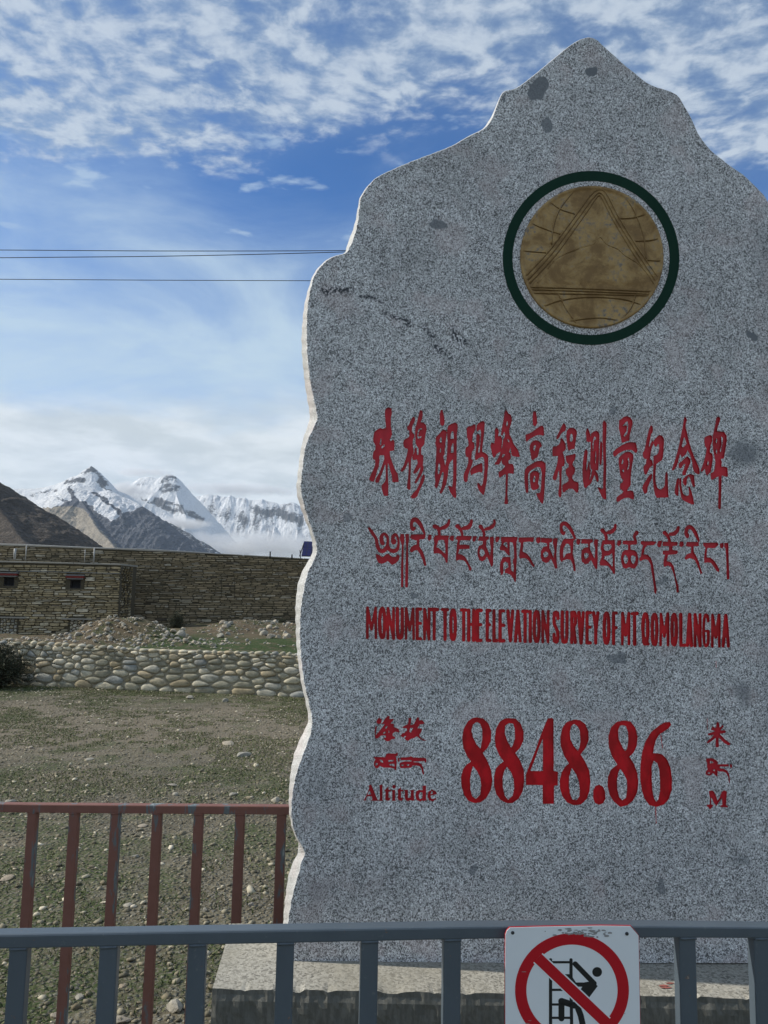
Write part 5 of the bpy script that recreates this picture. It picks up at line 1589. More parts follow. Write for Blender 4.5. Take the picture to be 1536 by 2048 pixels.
def coursed(parent, A, B, z0f, z1f, mat, hrange, wrange, holes, seed, limit=300, vis=None, prefix='stone'):
    """courses of flat stones from A to B; z0f, z1f give foot and head at run u"""
    rr = random.Random(seed)
    Ld = (B - A).length; ax = (B - A).normalized(); up = Vector((0, 0, 1))
    nr = Vector((ax.y, -ax.x, 0))
    if nr.y > 0: nr = -nr
    out = []
    z = min(z0f(0), z0f(Ld))
    zmax = max(z1f(0), z1f(Ld))
    while z < zmax:
        h = rr.uniform(*hrange)
        if rr.random() < .15: h *= 1.5
        u = -rr.random() * wrange[0]
        while u < Ld:
            w_ = rr.uniform(*wrange) * (1.35 if rr.random() < .15 else 1)
            if u + w_ > Ld: w_ = Ld - u + 0.001
            if w_ < .07: break
            um, zm = u + w_ / 2, z + h / 2
            ok = u > -0.001 and zm < z1f(um) - h * .2 and zm > z0f(um) - .1
            for (hu0, hu1, hz0, hz1) in holes:
                if u < hu1 and u + w_ > hu0 and z < hz1 and z + h > hz0:
                    # trim stones that run into the opening
                    if u < hu0 - .08: w2 = hu0 - u; um = u + w2 / 2; out.append((um, zm, w2, h)) if ok else None
                    elif u + w_ > hu1 + .08: w2 = u + w_ - hu1; um = hu1 + w2 / 2; out.append((um, zm, w2, h)) if ok else None
                    ok = False
                    break
            if ok:
                if h > .115 and w_ < .3 and rr.random() < .35:
                    out.append((um, zm - h / 4, w_, h / 2)); out.append((um, zm + h / 4, w_, h / 2))
                else:
                    out.append((um, zm, w_, h))
            u += w_
        z += h
    def shown(o):
        return vis is None or vis[0] < o[0] < vis[1]
    order = sorted(range(len(out)), key=lambda i: (not shown(out[i]), -out[i][2] * out[i][3]))
    own = set(order[:limit])
    rest_ = MB()
    for i, (um, zm, w_, h) in enumerate(out):
        gap = rr.uniform(.006, .014)
        if rr.random() < .035 and i not in own: continue
        c_ = A + ax * um; c_ = Vector((c_.x, c_.y, zm + .012 * math.sin(um * 2.1 + zm * 5)))
        vs, fs = block_stone(c_, ax, up, nr, w_ - gap, h * rr.choice([1, 1, .9, .8]) - gap, rr.uniform(.015, .075), rr)
        tlt = rr.uniform(-.035, .035); vs = [v + up * ((v - c_).dot(ax) * tlt) for v in vs]
        if i in own:
            mesh_obj(prefix, vs, fs, mat, parent)
        else:
            k0 = len(rest_.v); rest_.v += vs; rest_.f += [tuple(k0 + k for k in f) for f in fs]
    if rest_.v:
        tag(rest_.build('small_stones', mat, parent), kind='stuff')
    return ax, nr


# long back wall
BA = at(-330, 1100, 27.0); BBp = at(2300, 1120, 40.5)
A2 = Vector((BA.x, BA.y, 0)); B2 = Vector((BBp.x, BBp.y, 0))
LW = (B2 - A2).length
zt_pts = []
for px, py in ((-330, 1084), (0, 1091), (238, 1100), (400, 1107), (610, 1119), (1000, 1140), (1500, 1156), (2300, 1190)):
    r_ = ray(px, py)
    den = r_.x * (B2 - A2).y - r_.y * (B2 - A2).x
    k = (A2.x * (B2 - A2).y - A2.y * (B2 - A2).x) / den
    P_ = Vector((0, 0, EYE)) + r_ * k
    zt_pts.append(((Vector((P_.x, P_.y, 0)) - A2).length, P_.z))
top_f = lambda u: float(np.interp(u, [a for a, _ in zt_pts], [b for _, b in zt_pts]))
back_wall = thing('compound_wall', (A2.x + 8, A2.y + .5, 0.1), 'long brown slate-stone compound wall behind the rubble heap, running out behind the monument', 'wall')
def back_foot(u):
    p = A2 + (B2 - A2).normalized() * u
    return float(terrace_z(p.x, p.y)) - .15
axw, nrw = coursed(back_wall, A2, B2, back_foot, top_f, M['darkstone'], (.035, .082), (.12, .50), [], 5, 300, (zt_pts[2][0], zt_pts[4][0] + .5))
mb = MB()
for k in range(48):
    u0, u1 = LW * k / 48, LW * (k + 1) / 48
    p0, p1 = A2 + axw * u0, A2 + axw * u1
    mb.hexa([Vector((p0.x, p0.y, -.6)) - nrw * .4, Vector((p1.x, p1.y, -.6)) - nrw * .4, Vector((p1.x, p1.y, -.6)), Vector((p0.x, p0.y, -.6)),
             Vector((p0.x, p0.y, top_f(u0))) - nrw * .4, Vector((p1.x, p1.y, top_f(u1))) - nrw * .4, Vector((p1.x, p1.y, top_f(u1))), Vector((p0.x, p0.y, top_f(u0)))])
mb.build('mud_core', M['mortar'], back_wall)
mb = MB()
for k in range(26):
    u0, u1 = LW * k / 26, LW * (k + 1) / 26 - .03
    p0, p1 = A2 + axw * u0 + nrw * .06, A2 + axw * u1 + nrw * .06
    z0_, z1_ = top_f(u0) + .003, top_f(u1) + .003
    mb = MB()
    mb.hexa([Vector((p0.x, p0.y, z0_)) - nrw * .52, Vector((p1.x, p1.y, z1_)) - nrw * .52, Vector((p1.x, p1.y, z1_)), Vector((p0.x, p0.y, z0_)),
             Vector((p0.x, p0.y, z0_ + .045)) - nrw * .52, Vector((p1.x, p1.y, z1_ + .045)) - nrw * .52, Vector((p1.x, p1.y, z1_ + .045)), Vector((p0.x, p0.y, z0_ + .045))])
    bevel(mb.build('coping_slab', M['coping'], back_wall), .008, 1)
# blocked patches: two vertical joints where old openings were walled up
def on_back(px, py, off=0.0):
    r_ = ray(px, py); dd = B2 - A2
    k = (A2.x * dd.y - A2.y * dd.x) / (r_.x * dd.y - r_.y * dd.x)
    return Vector((0, 0, EYE)) + r_ * k + nrw * off
for px, py, pw, ph in ((443, 1175, 26, 46),):
    mb = MB()
    a, b = on_back(px, py - ph / 2, .07), on_back(px + pw, py + ph / 2, .07)
    for q0, q1 in (((px, py - ph / 2), (px + pw, py - ph / 2)), ((px, py - ph / 2), (px, py + ph / 2)), ((px + pw, py - ph / 2), (px + pw, py + ph / 2))):
        p0, p1 = on_back(*q0, .055), on_back(*q1, .055)
        mb.tube([p0, p1], .012, 5)
    mb.build('walled_up_opening', M['mortar'], back_wall)

# projecting stone building on the left
SA, SBp = at(-330, 1200, 25.6), at(238, 1200, 26.0)
A3 = Vector((SA.x, SA.y, 0)); B3 = Vector((SBp.x, SBp.y, 0))
house = thing('stone_building', (B3.x - 3, B3.y, -0.2), 'flat-roofed ochre stone building with two tiny red-lintelled windows, left', 'building')
L3 = (B3 - A3).length
def on_house(px, py, off=0.0):
    r_ = ray(px, py); dd = B3 - A3
    k = (A3.x * dd.y - A3.y * dd.x) / (r_.x * dd.y - r_.y * dd.x)
    P_ = Vector((0, 0, EYE)) + r_ * k
    return P_
def hu(px, py):
    p = on_house(px, py); return ((Vector((p.x, p.y, 0)) - A3).length, p.z)
tl, tr = hu(0, 1125), hu(238, 1131)
htop = lambda u: tl[1] + (tr[1] - tl[1]) * (u - tl[0]) / (tr[0] - tl[0])
win = [(hu(8, 1154), hu(28, 1172)), (hu(141, 1159), hu(161, 1177))]
door = [(hu(2, 1236), hu(33, 1275)), (hu(141, 1239), hu(167, 1285))]
holes_ = [(a[0] - .14, b[0] + .14, b[1] - .01, a[1] + .20) for a, b in win] + [(a[0] - .05, b[0] + .05, b[1] - .3, a[1] + .06) for a, b in door]
axh, nrh = coursed(house, A3, B3, lambda u: -.45, htop, M['brickstone'], (.04, .095), (.12, .46), holes_, 11, 300, (hu(-20, 1200)[0], L3))
mb = MB()
hz = htop(L3)
def hpt(u, z, o): 
    p = A3 + axh * u + nrh * o; return Vector((p.x, p.y, z))
# core split round the two windows so the openings are real recesses
cuts = [0] + [c_ for a, b in win for c_ in (a[0], b[0])] + [L3]
for k in range(len(cuts) - 1):
    u0, u1 = cuts[k], cuts[k + 1]
    if k % 2 == 0:
        mb.hexa([hpt(u0, -.6, -1.9), hpt(u1, -.6, -1.9), hpt(u1, -.6, 0), hpt(u0, -.6, 0), hpt(u0, htop(u0), -1.9), hpt(u1, htop(u1), -1.9), hpt(u1, htop(u1), 0), hpt(u0, htop(u0), 0)])
    else:
        (a, b) = win[(k - 1) // 2]
        mb.hexa([hpt(u0, -.6, -1.9), hpt(u1, -.6, -1.9), hpt(u1, -.6, 0), hpt(u0, -.6, 0), hpt(u0, b[1], -1.9), hpt(u1, b[1], -1.9), hpt(u1, b[1], 0), hpt(u0, b[1], 0)])
        mb.hexa([hpt(u0, a[1], -1.9), hpt(u1, a[1], -1.9), hpt(u1, a[1], 0), hpt(u0, a[1], 0), hpt(u0, htop(u0), -1.9), hpt(u1, htop(u1), -1.9), hpt(u1, htop(u1), 0), hpt(u0, htop(u0), 0)])
mb.build('mud_core', M['mortar'], house)
# side wall facing the yard
coursed(house, Vector((B3.x + .01, B3.y, 0)), Vector((B3.x + .01, B3.y, 0)) - nrh * 1.3, lambda u: -.45, lambda u: hz, M['brickstone'], (.06, .11), (.15, .4), [], 13, 0)
# roof coping
for k in range(6):
    u0, u1 = L3 * k / 6, L3 * (k + 1) / 6 - (0.02 if k < 5 else -.02)
    mb = MB()
    mb.hexa([hpt(u0, htop(u0) + .002, -2), hpt(u1, htop(u1) + .002, -2), hpt(u1, htop(u1) + .002, .07), hpt(u0, htop(u0) + .002, .07),
             hpt(u0, htop(u0) + .07, -2), hpt(u1, htop(u1) + .07, -2), hpt(u1, htop(u1) + .06, .07), hpt(u0, htop(u0) + .06, .07)])
    bevel(mb.build('coping_slab', M['coping'], house), .01, 1)
# string line of thin dark slates below the coping
mb = MB()
mb.hexa([hpt(0, htop(0) - .30, 0), hpt(L3, htop(L3) - .30, 0), hpt(L3, htop(L3) - .30, .05), hpt(0, htop(0) - .30, .05),
         hpt(0, htop(0) - .275, 0), hpt(L3, htop(L3) - .275, 0), hpt(L3, htop(L3) - .275, .05), hpt(0, htop(0) - .275, .05)])
mb.build('string_course', M['lintel_pale'], house)
for (a, b) in win:
    u0, u1, z1, z0 = a[0], b[0], a[1], b[1]
    mb = MB()
    fw = .035
    for (p0, p1, q0, q1) in ((u0, u0 + fw, z0, z1), (u1 - fw, u1, z0, z1), (u0 + fw, u1 - fw, z0, z0 + fw), (u0 + fw, u1 - fw, z1 - fw, z1)):
        mb.hexa([hpt(p0, q0, -.10), hpt(p1, q0, -.10), hpt(p1, q0, -.03), hpt(p0, q0, -.03), hpt(p0, q1, -.10), hpt(p1, q1, -.10), hpt(p1, q1, -.03), hpt(p0, q1, -.03)])
    fr = mb.build('window', M['frame_black'], house)
    mb = MB(); mb.quad(hpt(u0 + fw, z0 + fw, -.075), hpt(u1 - fw, z0 + fw, -.075), hpt(u1 - fw, z1 - fw, -.075), hpt(u0 + fw, z1 - fw, -.075)); mb.build('dark_sheet', M['dark_opening'], fr)  # black sheet paints the dark of the opening
    for nm, mt_, e, q0, q1, o in (('lintel', 'lintel_pale', .10, .01, .055, .10), ('lintel_band', 'lintel_red', .12, .06, .13, .13), ('lintel_cap', 'lintel_pale', .16, .134, .175, .16)):
        mb = MB()
        mb.hexa([hpt(u0 - e, z1 + q0, -.02), hpt(u1 + e, z1 + q0, -.02), hpt(u1 + e, z1 + q0, o), hpt(u0 - e, z1 + q0, o), hpt(u0 - e, z1 + q1, -.02), hpt(u1 + e, z1 + q1, -.02), hpt(u1 + e, z1 + q1, o), hpt(u0 - e, z1 + q1, o)])
        mb.build(nm, M[mt_], fr)
for (a, b) in door:
    u0, u1, z1 = a[0], b[0], a[1]
    ledge = None
    mb = MB()
    e = .28
    mb.hexa([hpt(u0 - e, z1, -.02), hpt(u1 + e, z1, -.02), hpt(u1 + e, z1, .10), hpt(u0 - e, z1, .10), hpt(u0 - e, z1 + .05, -.02), hpt(u1 + e, z1 + .05, -.02), hpt(u1 + e, z1 + .05, .10), hpt(u0 - e, z1 + .05, .10)])
    led = mb.build('stone_ledge', M['coping'], house)
    sd, sw = [], []
    zz = z1 - .75
    while zz < z1:
        uu = u0
        while uu < u1:
            sd.append((uu + rs.uniform(0, .10), zz + rs.uniform(0, .08))); sw.append(rs.uniform(0, .001))
            uu += .125
        zz += .10
    for i, s in enumerate(sd):
        cell = clip_cell(s, [sd[j] for j in range(len(sd)) if j != i], [sw[j] for j in range(len(sd)) if j != i], sw[i], (u0, z1 - .80, u1, z1 - .01), 1.0)
        if not cell: continue
        vs, fs = pebble_mesh(cell, .006, .05, i + 900)
        mesh_obj('infill_cobble', [hpt(x, y, o - .01) for x, y, o in vs], fs, M['rubble'] if i % 3 == 0 else M['cobble'], house, smooth=True)

# ------------------------------------------------------------------ things on the roofs
def post(px, y_top, y_bot, Y, rad, mat, label, name='roof_post', cat='post', group=None):
    a, b = at(px, y_bot, Y), at(px, y_top, Y)
    mb = MB(); mb.tube([b, Vector((b.x, b.y, a.z))], rad, 8)
    o = mb.build(name, mat, None, (b.x, b.y, a.z), smooth=True)
    return tag(o, label, cat, group)
post(30.5, 1097, 1119, 25.9, .045, M['pipe_white'], 'thickest short white pipe post on the flat roof, far left')
post(53, 1091, 1121, 25.9, .018, M['pipe_white'], 'thin white post on the flat roof, just right of the thick pipe')
post(170.5, 1099, 1125, 25.9, .014, M['pipe_white'], 'thinnest grey-white post of the roof pair near the building corner')
post(189, 1096, 1127, 25.9, .026, M['pipe_white'], 'slim white post on the flat roof nearest the building corner')
post(540.5, 1103, 1118, 29.5, .028, M['dark_metal'], 'short dark post standing on the long compound wall', 'wall_post')
post(584, 1109, 1119, 29.5, .03, M['dark_metal'], 'stubby dark peg on the compound wall beside the tilted panel', 'wall_post')
mb = MB()
pts = [at(-60, 1086.5, 26.9), at(53, 1089.5, 26.9), at(190, 1095.5, 26.9), at(300, 1099, 27.2), at(440, 1108, 27.9)]
mb.tube([Vector(p) for p in catmull([tuple(p) for p in pts], n=6)], .02, 6)
tag(mb.build('roof_pipe', M['pipe_white'], None, tuple(pts[1]), smooth=True), 'white pipe laid along the top of the long compound wall', 'pipe')
# tilted panel
pan = at(606, 1116, 29.4)
t_ = thing('solar_panel', tuple(pan), 'tilted dark blue panel on a black bracket on the wall, beside the monument', 'solar panel')
p_ = [at(603, 1113, 29.2), at(640, 1114, 29.2), at(644, 1085, 29.9), at(608, 1084, 29.9)]
mb = MB(); nn = (p_[1] - p_[0]).cross(p_[3] - p_[0]).normalized()
mb.hexa([*p_, *[p + nn * .04 for p in p_]])
mb.build('panel_frame', M['dark_metal'], t_)
for i in range(4):
    for j in range(6):
        f = lambda u, v: (p_[0] * (1 - u) + p_[1] * u) * (1 - v) + (p_[3] * (1 - u) + p_[2] * u) * v
        sgn = nn if nn.y < 0 else -nn
        off = sgn * (.005 if nn.y > 0 else .045)
        mb = MB(); e = .06
        mb.quad(*[f((i + a) / 4, (j + b) / 6) + off for a, b in ((e, e), (1 - e, e), (1 - e, 1 - e), (e, 1 - e))])
        mb.build('cell', M['solar'], t_)
for (a, b) in (((608, 1086), (599, 1113)), ((600, 1100), (601, 1117)), ((640, 1086), (642, 1117))):
    mb = MB(); mb.tube([at(*a, 29.6), at(*b, 29.6)], .02, 6); mb.build('bracket', M['dark_metal'], t_)

# ------------------------------------------------------------------ power lines
def line(pts, Y, rad, label):
    P = [at(x, y, Y) for x, y in pts]
    a, b = P[0], P[-1]
    q = [tuple(a + (a - P[1]).normalized() * 14)] + [tuple(p) for p in P] + [tuple(b + (b - P[-2]).normalized() * 14)]
    mb = MB(); mb.tube([Vector(p) for p in catmull(q, n=8)], rad, 6)
    tag(mb.build('power_line', M['cable'], None, tuple(P[0]), smooth=True), label, 'power line')
line([(0, 500), (350, 502), (700, 501), (1100, 496)], 22, .0115, 'highest of the three black power lines crossing the sky')
line([(0, 515.5), (350, 512), (700, 503.5), (1100, 488)], 22, .0115, 'middle black power line, converging with the highest one at the stone')
line([(0, 558.5), (350, 560.5), (700, 561.5), (1100, 561)], 20, .0095, 'lowest black power line, meeting the stone at its upper left shoulder')

# ------------------------------------------------------------------ shrubs
def shrub(c_, rx, ry, rz, n_tw, n_lf, seed, label, lfs=0.03, name='shrub'):
    rr = random.Random(seed)
    t = thing(name, tuple(c_), label, 'shrub')
    mb = MB(); tips = []
    for k in range(n_tw):
        th = rr.uniform(0, 2 * math.pi); el = rr.uniform(.12, 1.5)
        dv = Vector((math.cos(th) * math.cos(el) * rx, math.sin(th) * math.cos(el) * ry, math.sin(el) * rz)) * rr.uniform(.65, 1.08)
        st = Vector((rr.uniform(-.2, .2) * rx, rr.uniform(-.2, .2) * ry, 0))
        mid = c_ + st + dv * .55 + Vector((rr.uniform(-.08, .08) * rx, rr.uniform(-.08, .08) * ry, .08 * rz))
        end = c_ + st * 1.4 + dv
        mb.tube([c_ + st, mid, end], [.009 * rz + .004, .005 * rz + .002, .0015], 3, False)
        tips.append((c_ + st, mid, end))
    mb.build('branches', M['twig'], t)
    nv = []
    for k in range(n_lf):
        a, m_, e = rr.choice(tips)
        s = rr.uniform(.15, 1.03)
        p = a.lerp(m_, s * 2) if s < .5 else m_.lerp(e, (s - .5) * 2)
        p = p + Vector((rr.gauss(0, .035), rr.gauss(0, .035), rr.gauss(0, .035)))
        if p.z < c_.z: p.z = c_.z + rr.random() * .05
        dv = Vector((rr.uniform(-1, 1), rr.uniform(-1, 1), rr.uniform(-.2, 1.4))).normalized()
        sd = dv.cross(Vector((rr.uniform(-1, 1), rr.uniform(-1, 1), rr.uniform(-1, 1)))).normalized()
        L = lfs * rr.uniform(.6, 1.4)
        nv += [p - sd * L * .2, p + sd * L * .2, p + dv * L]
    o = mesh_obj('foliage', nv, np.arange(len(nv)).reshape(-1, 3), M['leaf'], t)
    tag(o, kind='stuff')
bz = lambda x, y: Vector((x, y, float(ground_z(x, y))))
shrub(bz(-7.4, 14.05), .70, .5, .82, 420, 14000, 1, 'big dark twiggy bush in front of the left end of the cobble wall', .045)
def tpt(px, py, Y):
    p = at(px, py, Y); return Vector((p.x, p.y, float(terrace_z(p.x, p.y)) - .03))
shrub(tpt(352, 1250, 24.5), .33, .3, .55, 150, 4200, 2, 'round dark bush on the terrace just right of the rubble heap', .04)
shrub(tpt(562, 1240, 25.5), .26, .24, .36, 110, 2600, 3, 'small dark bush at the foot of the long wall, close to the monument', .036)

# ------------------------------------------------------------------ rubble and boulders
def rock_mesh(r_, sx, sy, sz, sub=2, flat=.0):
    bm = bmesh.new(); bmesh.ops.create_icosphere(bm, subdivisions=sub, radius=1)
    cuts_ = [(Vector((r_.gauss(0, 1), r_.gauss(0, 1), r_.gauss(0, .8))).normalized(), r_.uniform(.55, .88)) for _ in range(7)]
    vs = []
    for v in bm.verts:
        p = v.co.copy()
        for n_, d_ in cuts_:
            k = p.dot(n_)
            if k > d_: p -= n_ * (k - d_) * .92
        p *= 1 + .05 * r_.uniform(-1, 1)
        if p.z < -.45: p.z = -.45
        vs.append((p.x * sx, p.y * sy, p.z * sz))
    fs = [tuple(v.index for v in f.verts) for f in bm.faces]
    bm.free()
    return vs, fs
rk = random.Random(77)
protos = [rock_mesh(rk, 1, .8, .7, 2) for _ in range(7)]
pmesh = {}
def put_rock(name, pos, size, rot, mat, label, cat, group=None, squash=1.0, proto=None):
    k = proto if proto is not None else rk.randrange(len(protos))
    if (k, mat.name, name) not in pmesh:
        me = bpy.data.meshes.new(name); vs, fs = protos[k]
        me.from_pydata(vs, [], fs); me.materials.append(mat); me.update()
        pmesh[(k, mat.name, name)] = me
    o = bpy.data.objects.new(name, pmesh[(k, mat.name, name)])
    o.location = pos; o.rotation_euler = rot; o.scale = (size, size, size * squash)
    col.objects.link(o)
    return tag(o, label, cat, group)
heap_px = [(155, 1276, 13), (186, 1279, 10), (200, 1270, 9), (214, 1274, 12), (178, 1283, 8), (245, 1252, 13), (262, 1246, 8), (298, 1249, 9), (310, 1246, 9), (322, 1252, 9),
           (335, 1266, 11), (330, 1272, 9), (347, 1262, 10), (361, 1268, 17), (370, 1281, 10), (355, 1278, 9), (388, 1284, 7), (398, 1287, 7), (342, 1280, 8), (246, 1270, 9), (300, 1282, 7), (316, 1262, 8),
           (410, 1288, 8), (424, 1290, 9), (280, 1275, 6), (228, 1262, 7), (325, 1280, 6), (345, 1272, 7), (366, 1259, 9), (379, 1276, 7)]
for i, (px, py, s) in enumerate(heap_px):
    Y = 15.6 + (1292 - py) / 40 * 2.6 + rk.uniform(-.1, .1)
    p = at(px, py, Y)
    zt = float(terrace_z(p.x, p.y)); sz = s * Y / F * .62
    p.z = max(zt + sz * .2, min(p.z, zt + .32))
    big = (px, py) == (361, 1268)
    first = (px, py) == (155, 1276)
    put_rock('boulder', p, sz * 1.15, (rk.uniform(-.3, .3), rk.uniform(-.3, .3), rk.uniform(0, 6)), M['rubble'],
             'largest pale boulder, at the right shoulder of the rubble heap' if big else 'pinkish-white block at the left end of the stones on the wall' if first else 'pale broken stone lying on the rubble heap behind the cobble wall',
             'boulder', None if big or first else 'broken stones of the rubble heap')
for i in range(26):
    px = rk.choice([rk.gauss(448, 9), rk.gauss(548, 16), rk.gauss(560, 12)]); Y = rk.uniform(19, 24)
    p = at(px, 1262, Y); p.z = float(terrace_z(p.x, p.y)) + .03
    if px < 590:
        put_rock('rubble_stone', p, rk.uniform(.06, .15), (rk.uniform(-.3, .3), rk.uniform(-.3, .3), rk.uniform(0, 6)), M['rubble'],
                 'small pale stone on the earth mounds below the long compound wall', 'stone', 'scattered stones under the long wall')
def terrace_scatter(n_, seed):
    g_ = np.random.default_rng(seed)
    spots = np.array([(-6.1, 17.0, 1.3, .7), (-7.6, 16.2, 1.6, .5), (-4.3, 22.0, .8, .9), (-1.9, 22.6, 1.6, 1.0), (-5.2, 16.6, 1.2, .5), (-3, 19, 3.0, 3.0), (-11, 19, 3, 2)])
    k = g_.choice(len(spots), n_, p=[.34, .05, .16, .20, .20, .03, .02])
    x = spots[k, 0] + g_.normal(0, 1, n_) * spots[k, 2]; y = spots[k, 1] + g_.normal(0, 1, n_) * spots[k, 3]
    ok = (x - WA.x) * (-wall_n.x) + (y - WA.y) * (-wall_n.y) > .25
    x, y = x[ok], y[ok]; m_ = len(x)
    bm = bmesh.new(); bmesh.ops.create_icosphere(bm, subdivisions=1, radius=1)
    iv = np.array([v.co[:] for v in bm.verts]); fi = np.array([[v.index for v in f.verts] for f in bm.faces]); bm.free()
    s = .014 * (5 ** (g_.random(m_) ** 2))
    sc = np.stack([s, s * g_.uniform(.6, 1, m_), s * g_.uniform(.35, .8, m_)], -1)
    v = iv[None] * (1 + .4 * (g_.random((m_, len(iv), 1)) * 2 - 1)) * sc[:, None]
    th = g_.random(m_) * 6.28
    X = v[..., 0] * np.cos(th)[:, None] - v[..., 1] * np.sin(th)[:, None] + x[:, None]
    Y_ = v[..., 0] * np.sin(th)[:, None] + v[..., 1] * np.cos(th)[:, None] + y[:, None]
    Z = v[..., 2] + (terrace_z(x, y) + sc[:, 2] * .3)[:, None]
    tag(mesh_obj('rubble', np.stack([X, Y_, Z], -1).reshape(-1, 3), (fi[None] + (np.arange(m_) * len(iv))[:, None, None]).reshape(-1, 3), M['rubble']), 'small pale rubble strewn over the earth behind the cobble wall', None, None, 'stuff')
terrace_scatter(1700, 3)

# larger stones on the gravel yard, where the photo shows them
yard = [(243, 2037, 21, .45, 'grey oval river stone low between the second and third bars of the front railing'),
        (350, 2012, 22, .75, 'angular grey rock beside the sixth bar foot, low in the picture'),
        (285, 1649, 12, .25, 'thin white slate chip just under the red top rail'),
        (410, 1818, 7, 1.0, 'small cream block of stone behind the fifth red bar'),
        (503, 1808, 8, 1.0, 'little dark cube of rock near the plinth corner'),
        (14, 1754, 17, .35, 'cluster-like pale flat stone at the left edge behind the red bars'),
        (450, 1402, 8, .9, 'cream stone on the grass strip in front of the cobble wall'),
        (380, 1396, 9, .8, 'white twin-lumped stone nearest the foot of the cobble wall'),
        (486, 1510, 19, .45, 'pale flat boulder in the middle of the gravel, left of the monument'),
        (552, 1600, 12, .8, 'yellowish stone just above the red rail near the monument'),
        (467, 1588, 10, .7, 'rounded pale stone above the red rail'),
        (351, 1588, 8, .8, 'small round white stone above the third span of red rail'),
        (180, 1517, 10, .4, 'flat pale stone on gravel, left of centre'),
        (61, 1494, 8, .5, 'small flat pale stone far left on the gravel'),
        (345, 1569, 12, .35, 'flat brown-grey slate lying above the red rail'),
        (455, 1486, 20, .25, 'long flat grey slab flush with the gravel'),
        (20, 1603, 14, .5, 'pale stone touching the left end of the red rail'),
        (255, 1807, 10, .5, 'pale chip behind the third red bar'),
        (272, 1710, 9, .5, 'white pebble beside the fourth red bar'),
        (110, 2025, 13, .4, 'bluish flat stone low behind the first front bar'),
        (245, 1968, 9, .4, 'small bluish flat stone behind the railing'),
        (505, 1866, 8, .6, 'small pale stone just left of the plinth'),
        (160, 1990, 12, .4, 'long grey stone low at left')]
for px, py, s, sq, lb in yard:
    p = at_z(px, py, -0.05)
    for _ in range(4):
        p = at_z(px, py, float(ground_z(p.x, p.y)) + .01)
    sz = s * p.y / F * .95
    put_rock('loose_stone', Vector((p.x, p.y, float(ground_z(p.x, p.y)) + sz * sq * .25)), sz, (rk.uniform(-.1, .1), rk.uniform(-.1, .1), rk.uniform(0, 6)), M['rubble'], lb, 'stone', None, sq)

# ------------------------------------------------------------------ gravel and turf, past counting
npr = np.random.default_rng(5)
ico_v = []
bm = bmesh.new(); bmesh.ops.create_icosphere(bm, subdivisions=1, radius=1)
ico_v = np.array([v.co[:] for v in bm.verts]); ico_f = np.array([[v.index for v in f.verts] for f in bm.faces]); bm.free()
def scatter(n_, xr, yr, size, flat, mat, name, clump=True, power=1.0):
    u = npr.random(n_); y = yr[0] + (yr[1] - yr[0]) * u ** power
    # cover the wedge that can be seen, plus a margin for side steps
    half = 0.62 * y + 1.4
    x = -half + (half + np.minimum(half, 2.8)) * npr.random(n_)
    if clump:
        keep = fbm(x * .9, y * .9, 4, 8) + npr.random(n_) * .5 > .55
        x, y = x[keep], y[keep]
    n_ = len(x)
    s = size[0] * (size[1] / size[0]) ** (npr.random(n_) ** 2.2)
    z = ground_z(x, y)
    sc = np.stack([s, s * npr.uniform(.55, .95, n_), s * npr.uniform(*flat, n_)], -1)
    th = npr.random(n_) * 2 * np.pi; tl_ = npr.normal(0, .22, n_)
    v = ico_v[None] * (1 + .42 * (npr.random((n_, len(ico_v), 1)) - .5) * 2) * sc[:, None]
    vx = v[..., 0]; vy = v[..., 1]; vz = v[..., 2]
    vz2 = vz * np.cos(tl_)[:, None] + vx * np.sin(tl_)[:, None]; vx2 = vx * np.cos(tl_)[:, None] - vz * np.sin(tl_)[:, None]
    X = vx2 * np.cos(th)[:, None] - vy * np.sin(th)[:, None] + x[:, None]
    Yv = vx2 * np.sin(th)[:, None] + vy * np.cos(th)[:, None] + y[:, None]
    Z = vz2 + (z + sc[:, 2] * .35)[:, None]
    V_ = np.stack([X, Yv, Z], -1).reshape(-1, 3)
    F_ = (ico_f[None] + (np.arange(n_) * len(ico_v))[:, None, None]).reshape(-1, 3)
    return tag(mesh_obj(name, V_, F_, mat), 'loose grey-brown gravel scattered over the whole yard' if name == 'gravel' else None, None, None, 'stuff')
scatter(74000, None, (2.4, 14.4), (.0035, .022), (.2, .65), M['pebble'], 'gravel', True, .8)
scatter(1500, None, (2.6, 14.2), (.018, .042), (.15, .42), M['pebble'], 'coarse_gravel', True, .8)
# turf
def turf(n_, yr, hgt, seedn, thr, name):
    y = yr[0] + (yr[1] - yr[0]) * npr.random(n_) ** .75
    half = 0.62 * y + 1.2
    x = -half + (half + np.minimum(half, 2.6)) * npr.random(n_)
    g_ = fbm(x * .8, y * .8, 4, seedn) * .6 + fbm(x * 5, y * 5, 3, seedn + 5) * .4
    wall_prox = np.clip(1 - np.abs((x - WA.x) * wall_n.x + (y - WA.y) * wall_n.y) / 1.6, 0, 1)
    keep = (g_ + wall_prox * .16 > thr) & ((x - WA.x) * wall_n.x + (y - WA.y) * wall_n.y > .02)
    x, y = x[keep], y[keep]; n_ = len(x)
    z = ground_z(x, y) - .003
    th = npr.random(n_) * 2 * np.pi; h = hgt * npr.uniform(.4, 1.5, n_); w_ = npr.uniform(.0018, .004, n_) * (1 + y * .10)
    lean = npr.normal(0, .8, (n_, 2)) * h[:, None]
    a = np.stack([x - np.cos(th) * w_, y - np.sin(th) * w_, z], -1); b = np.stack([x + np.cos(th) * w_, y + np.sin(th) * w_, z], -1)
    c_ = np.stack([x + lean[:, 0], y + lean[:, 1], z + h], -1)
    tag(mesh_obj(name, np.stack([a, b, c_], 1).reshape(-1, 3), np.arange(3 * n_).reshape(-1, 3), M['grass']), 'short sparse green turf between the gravel stones', None, None, 'stuff')
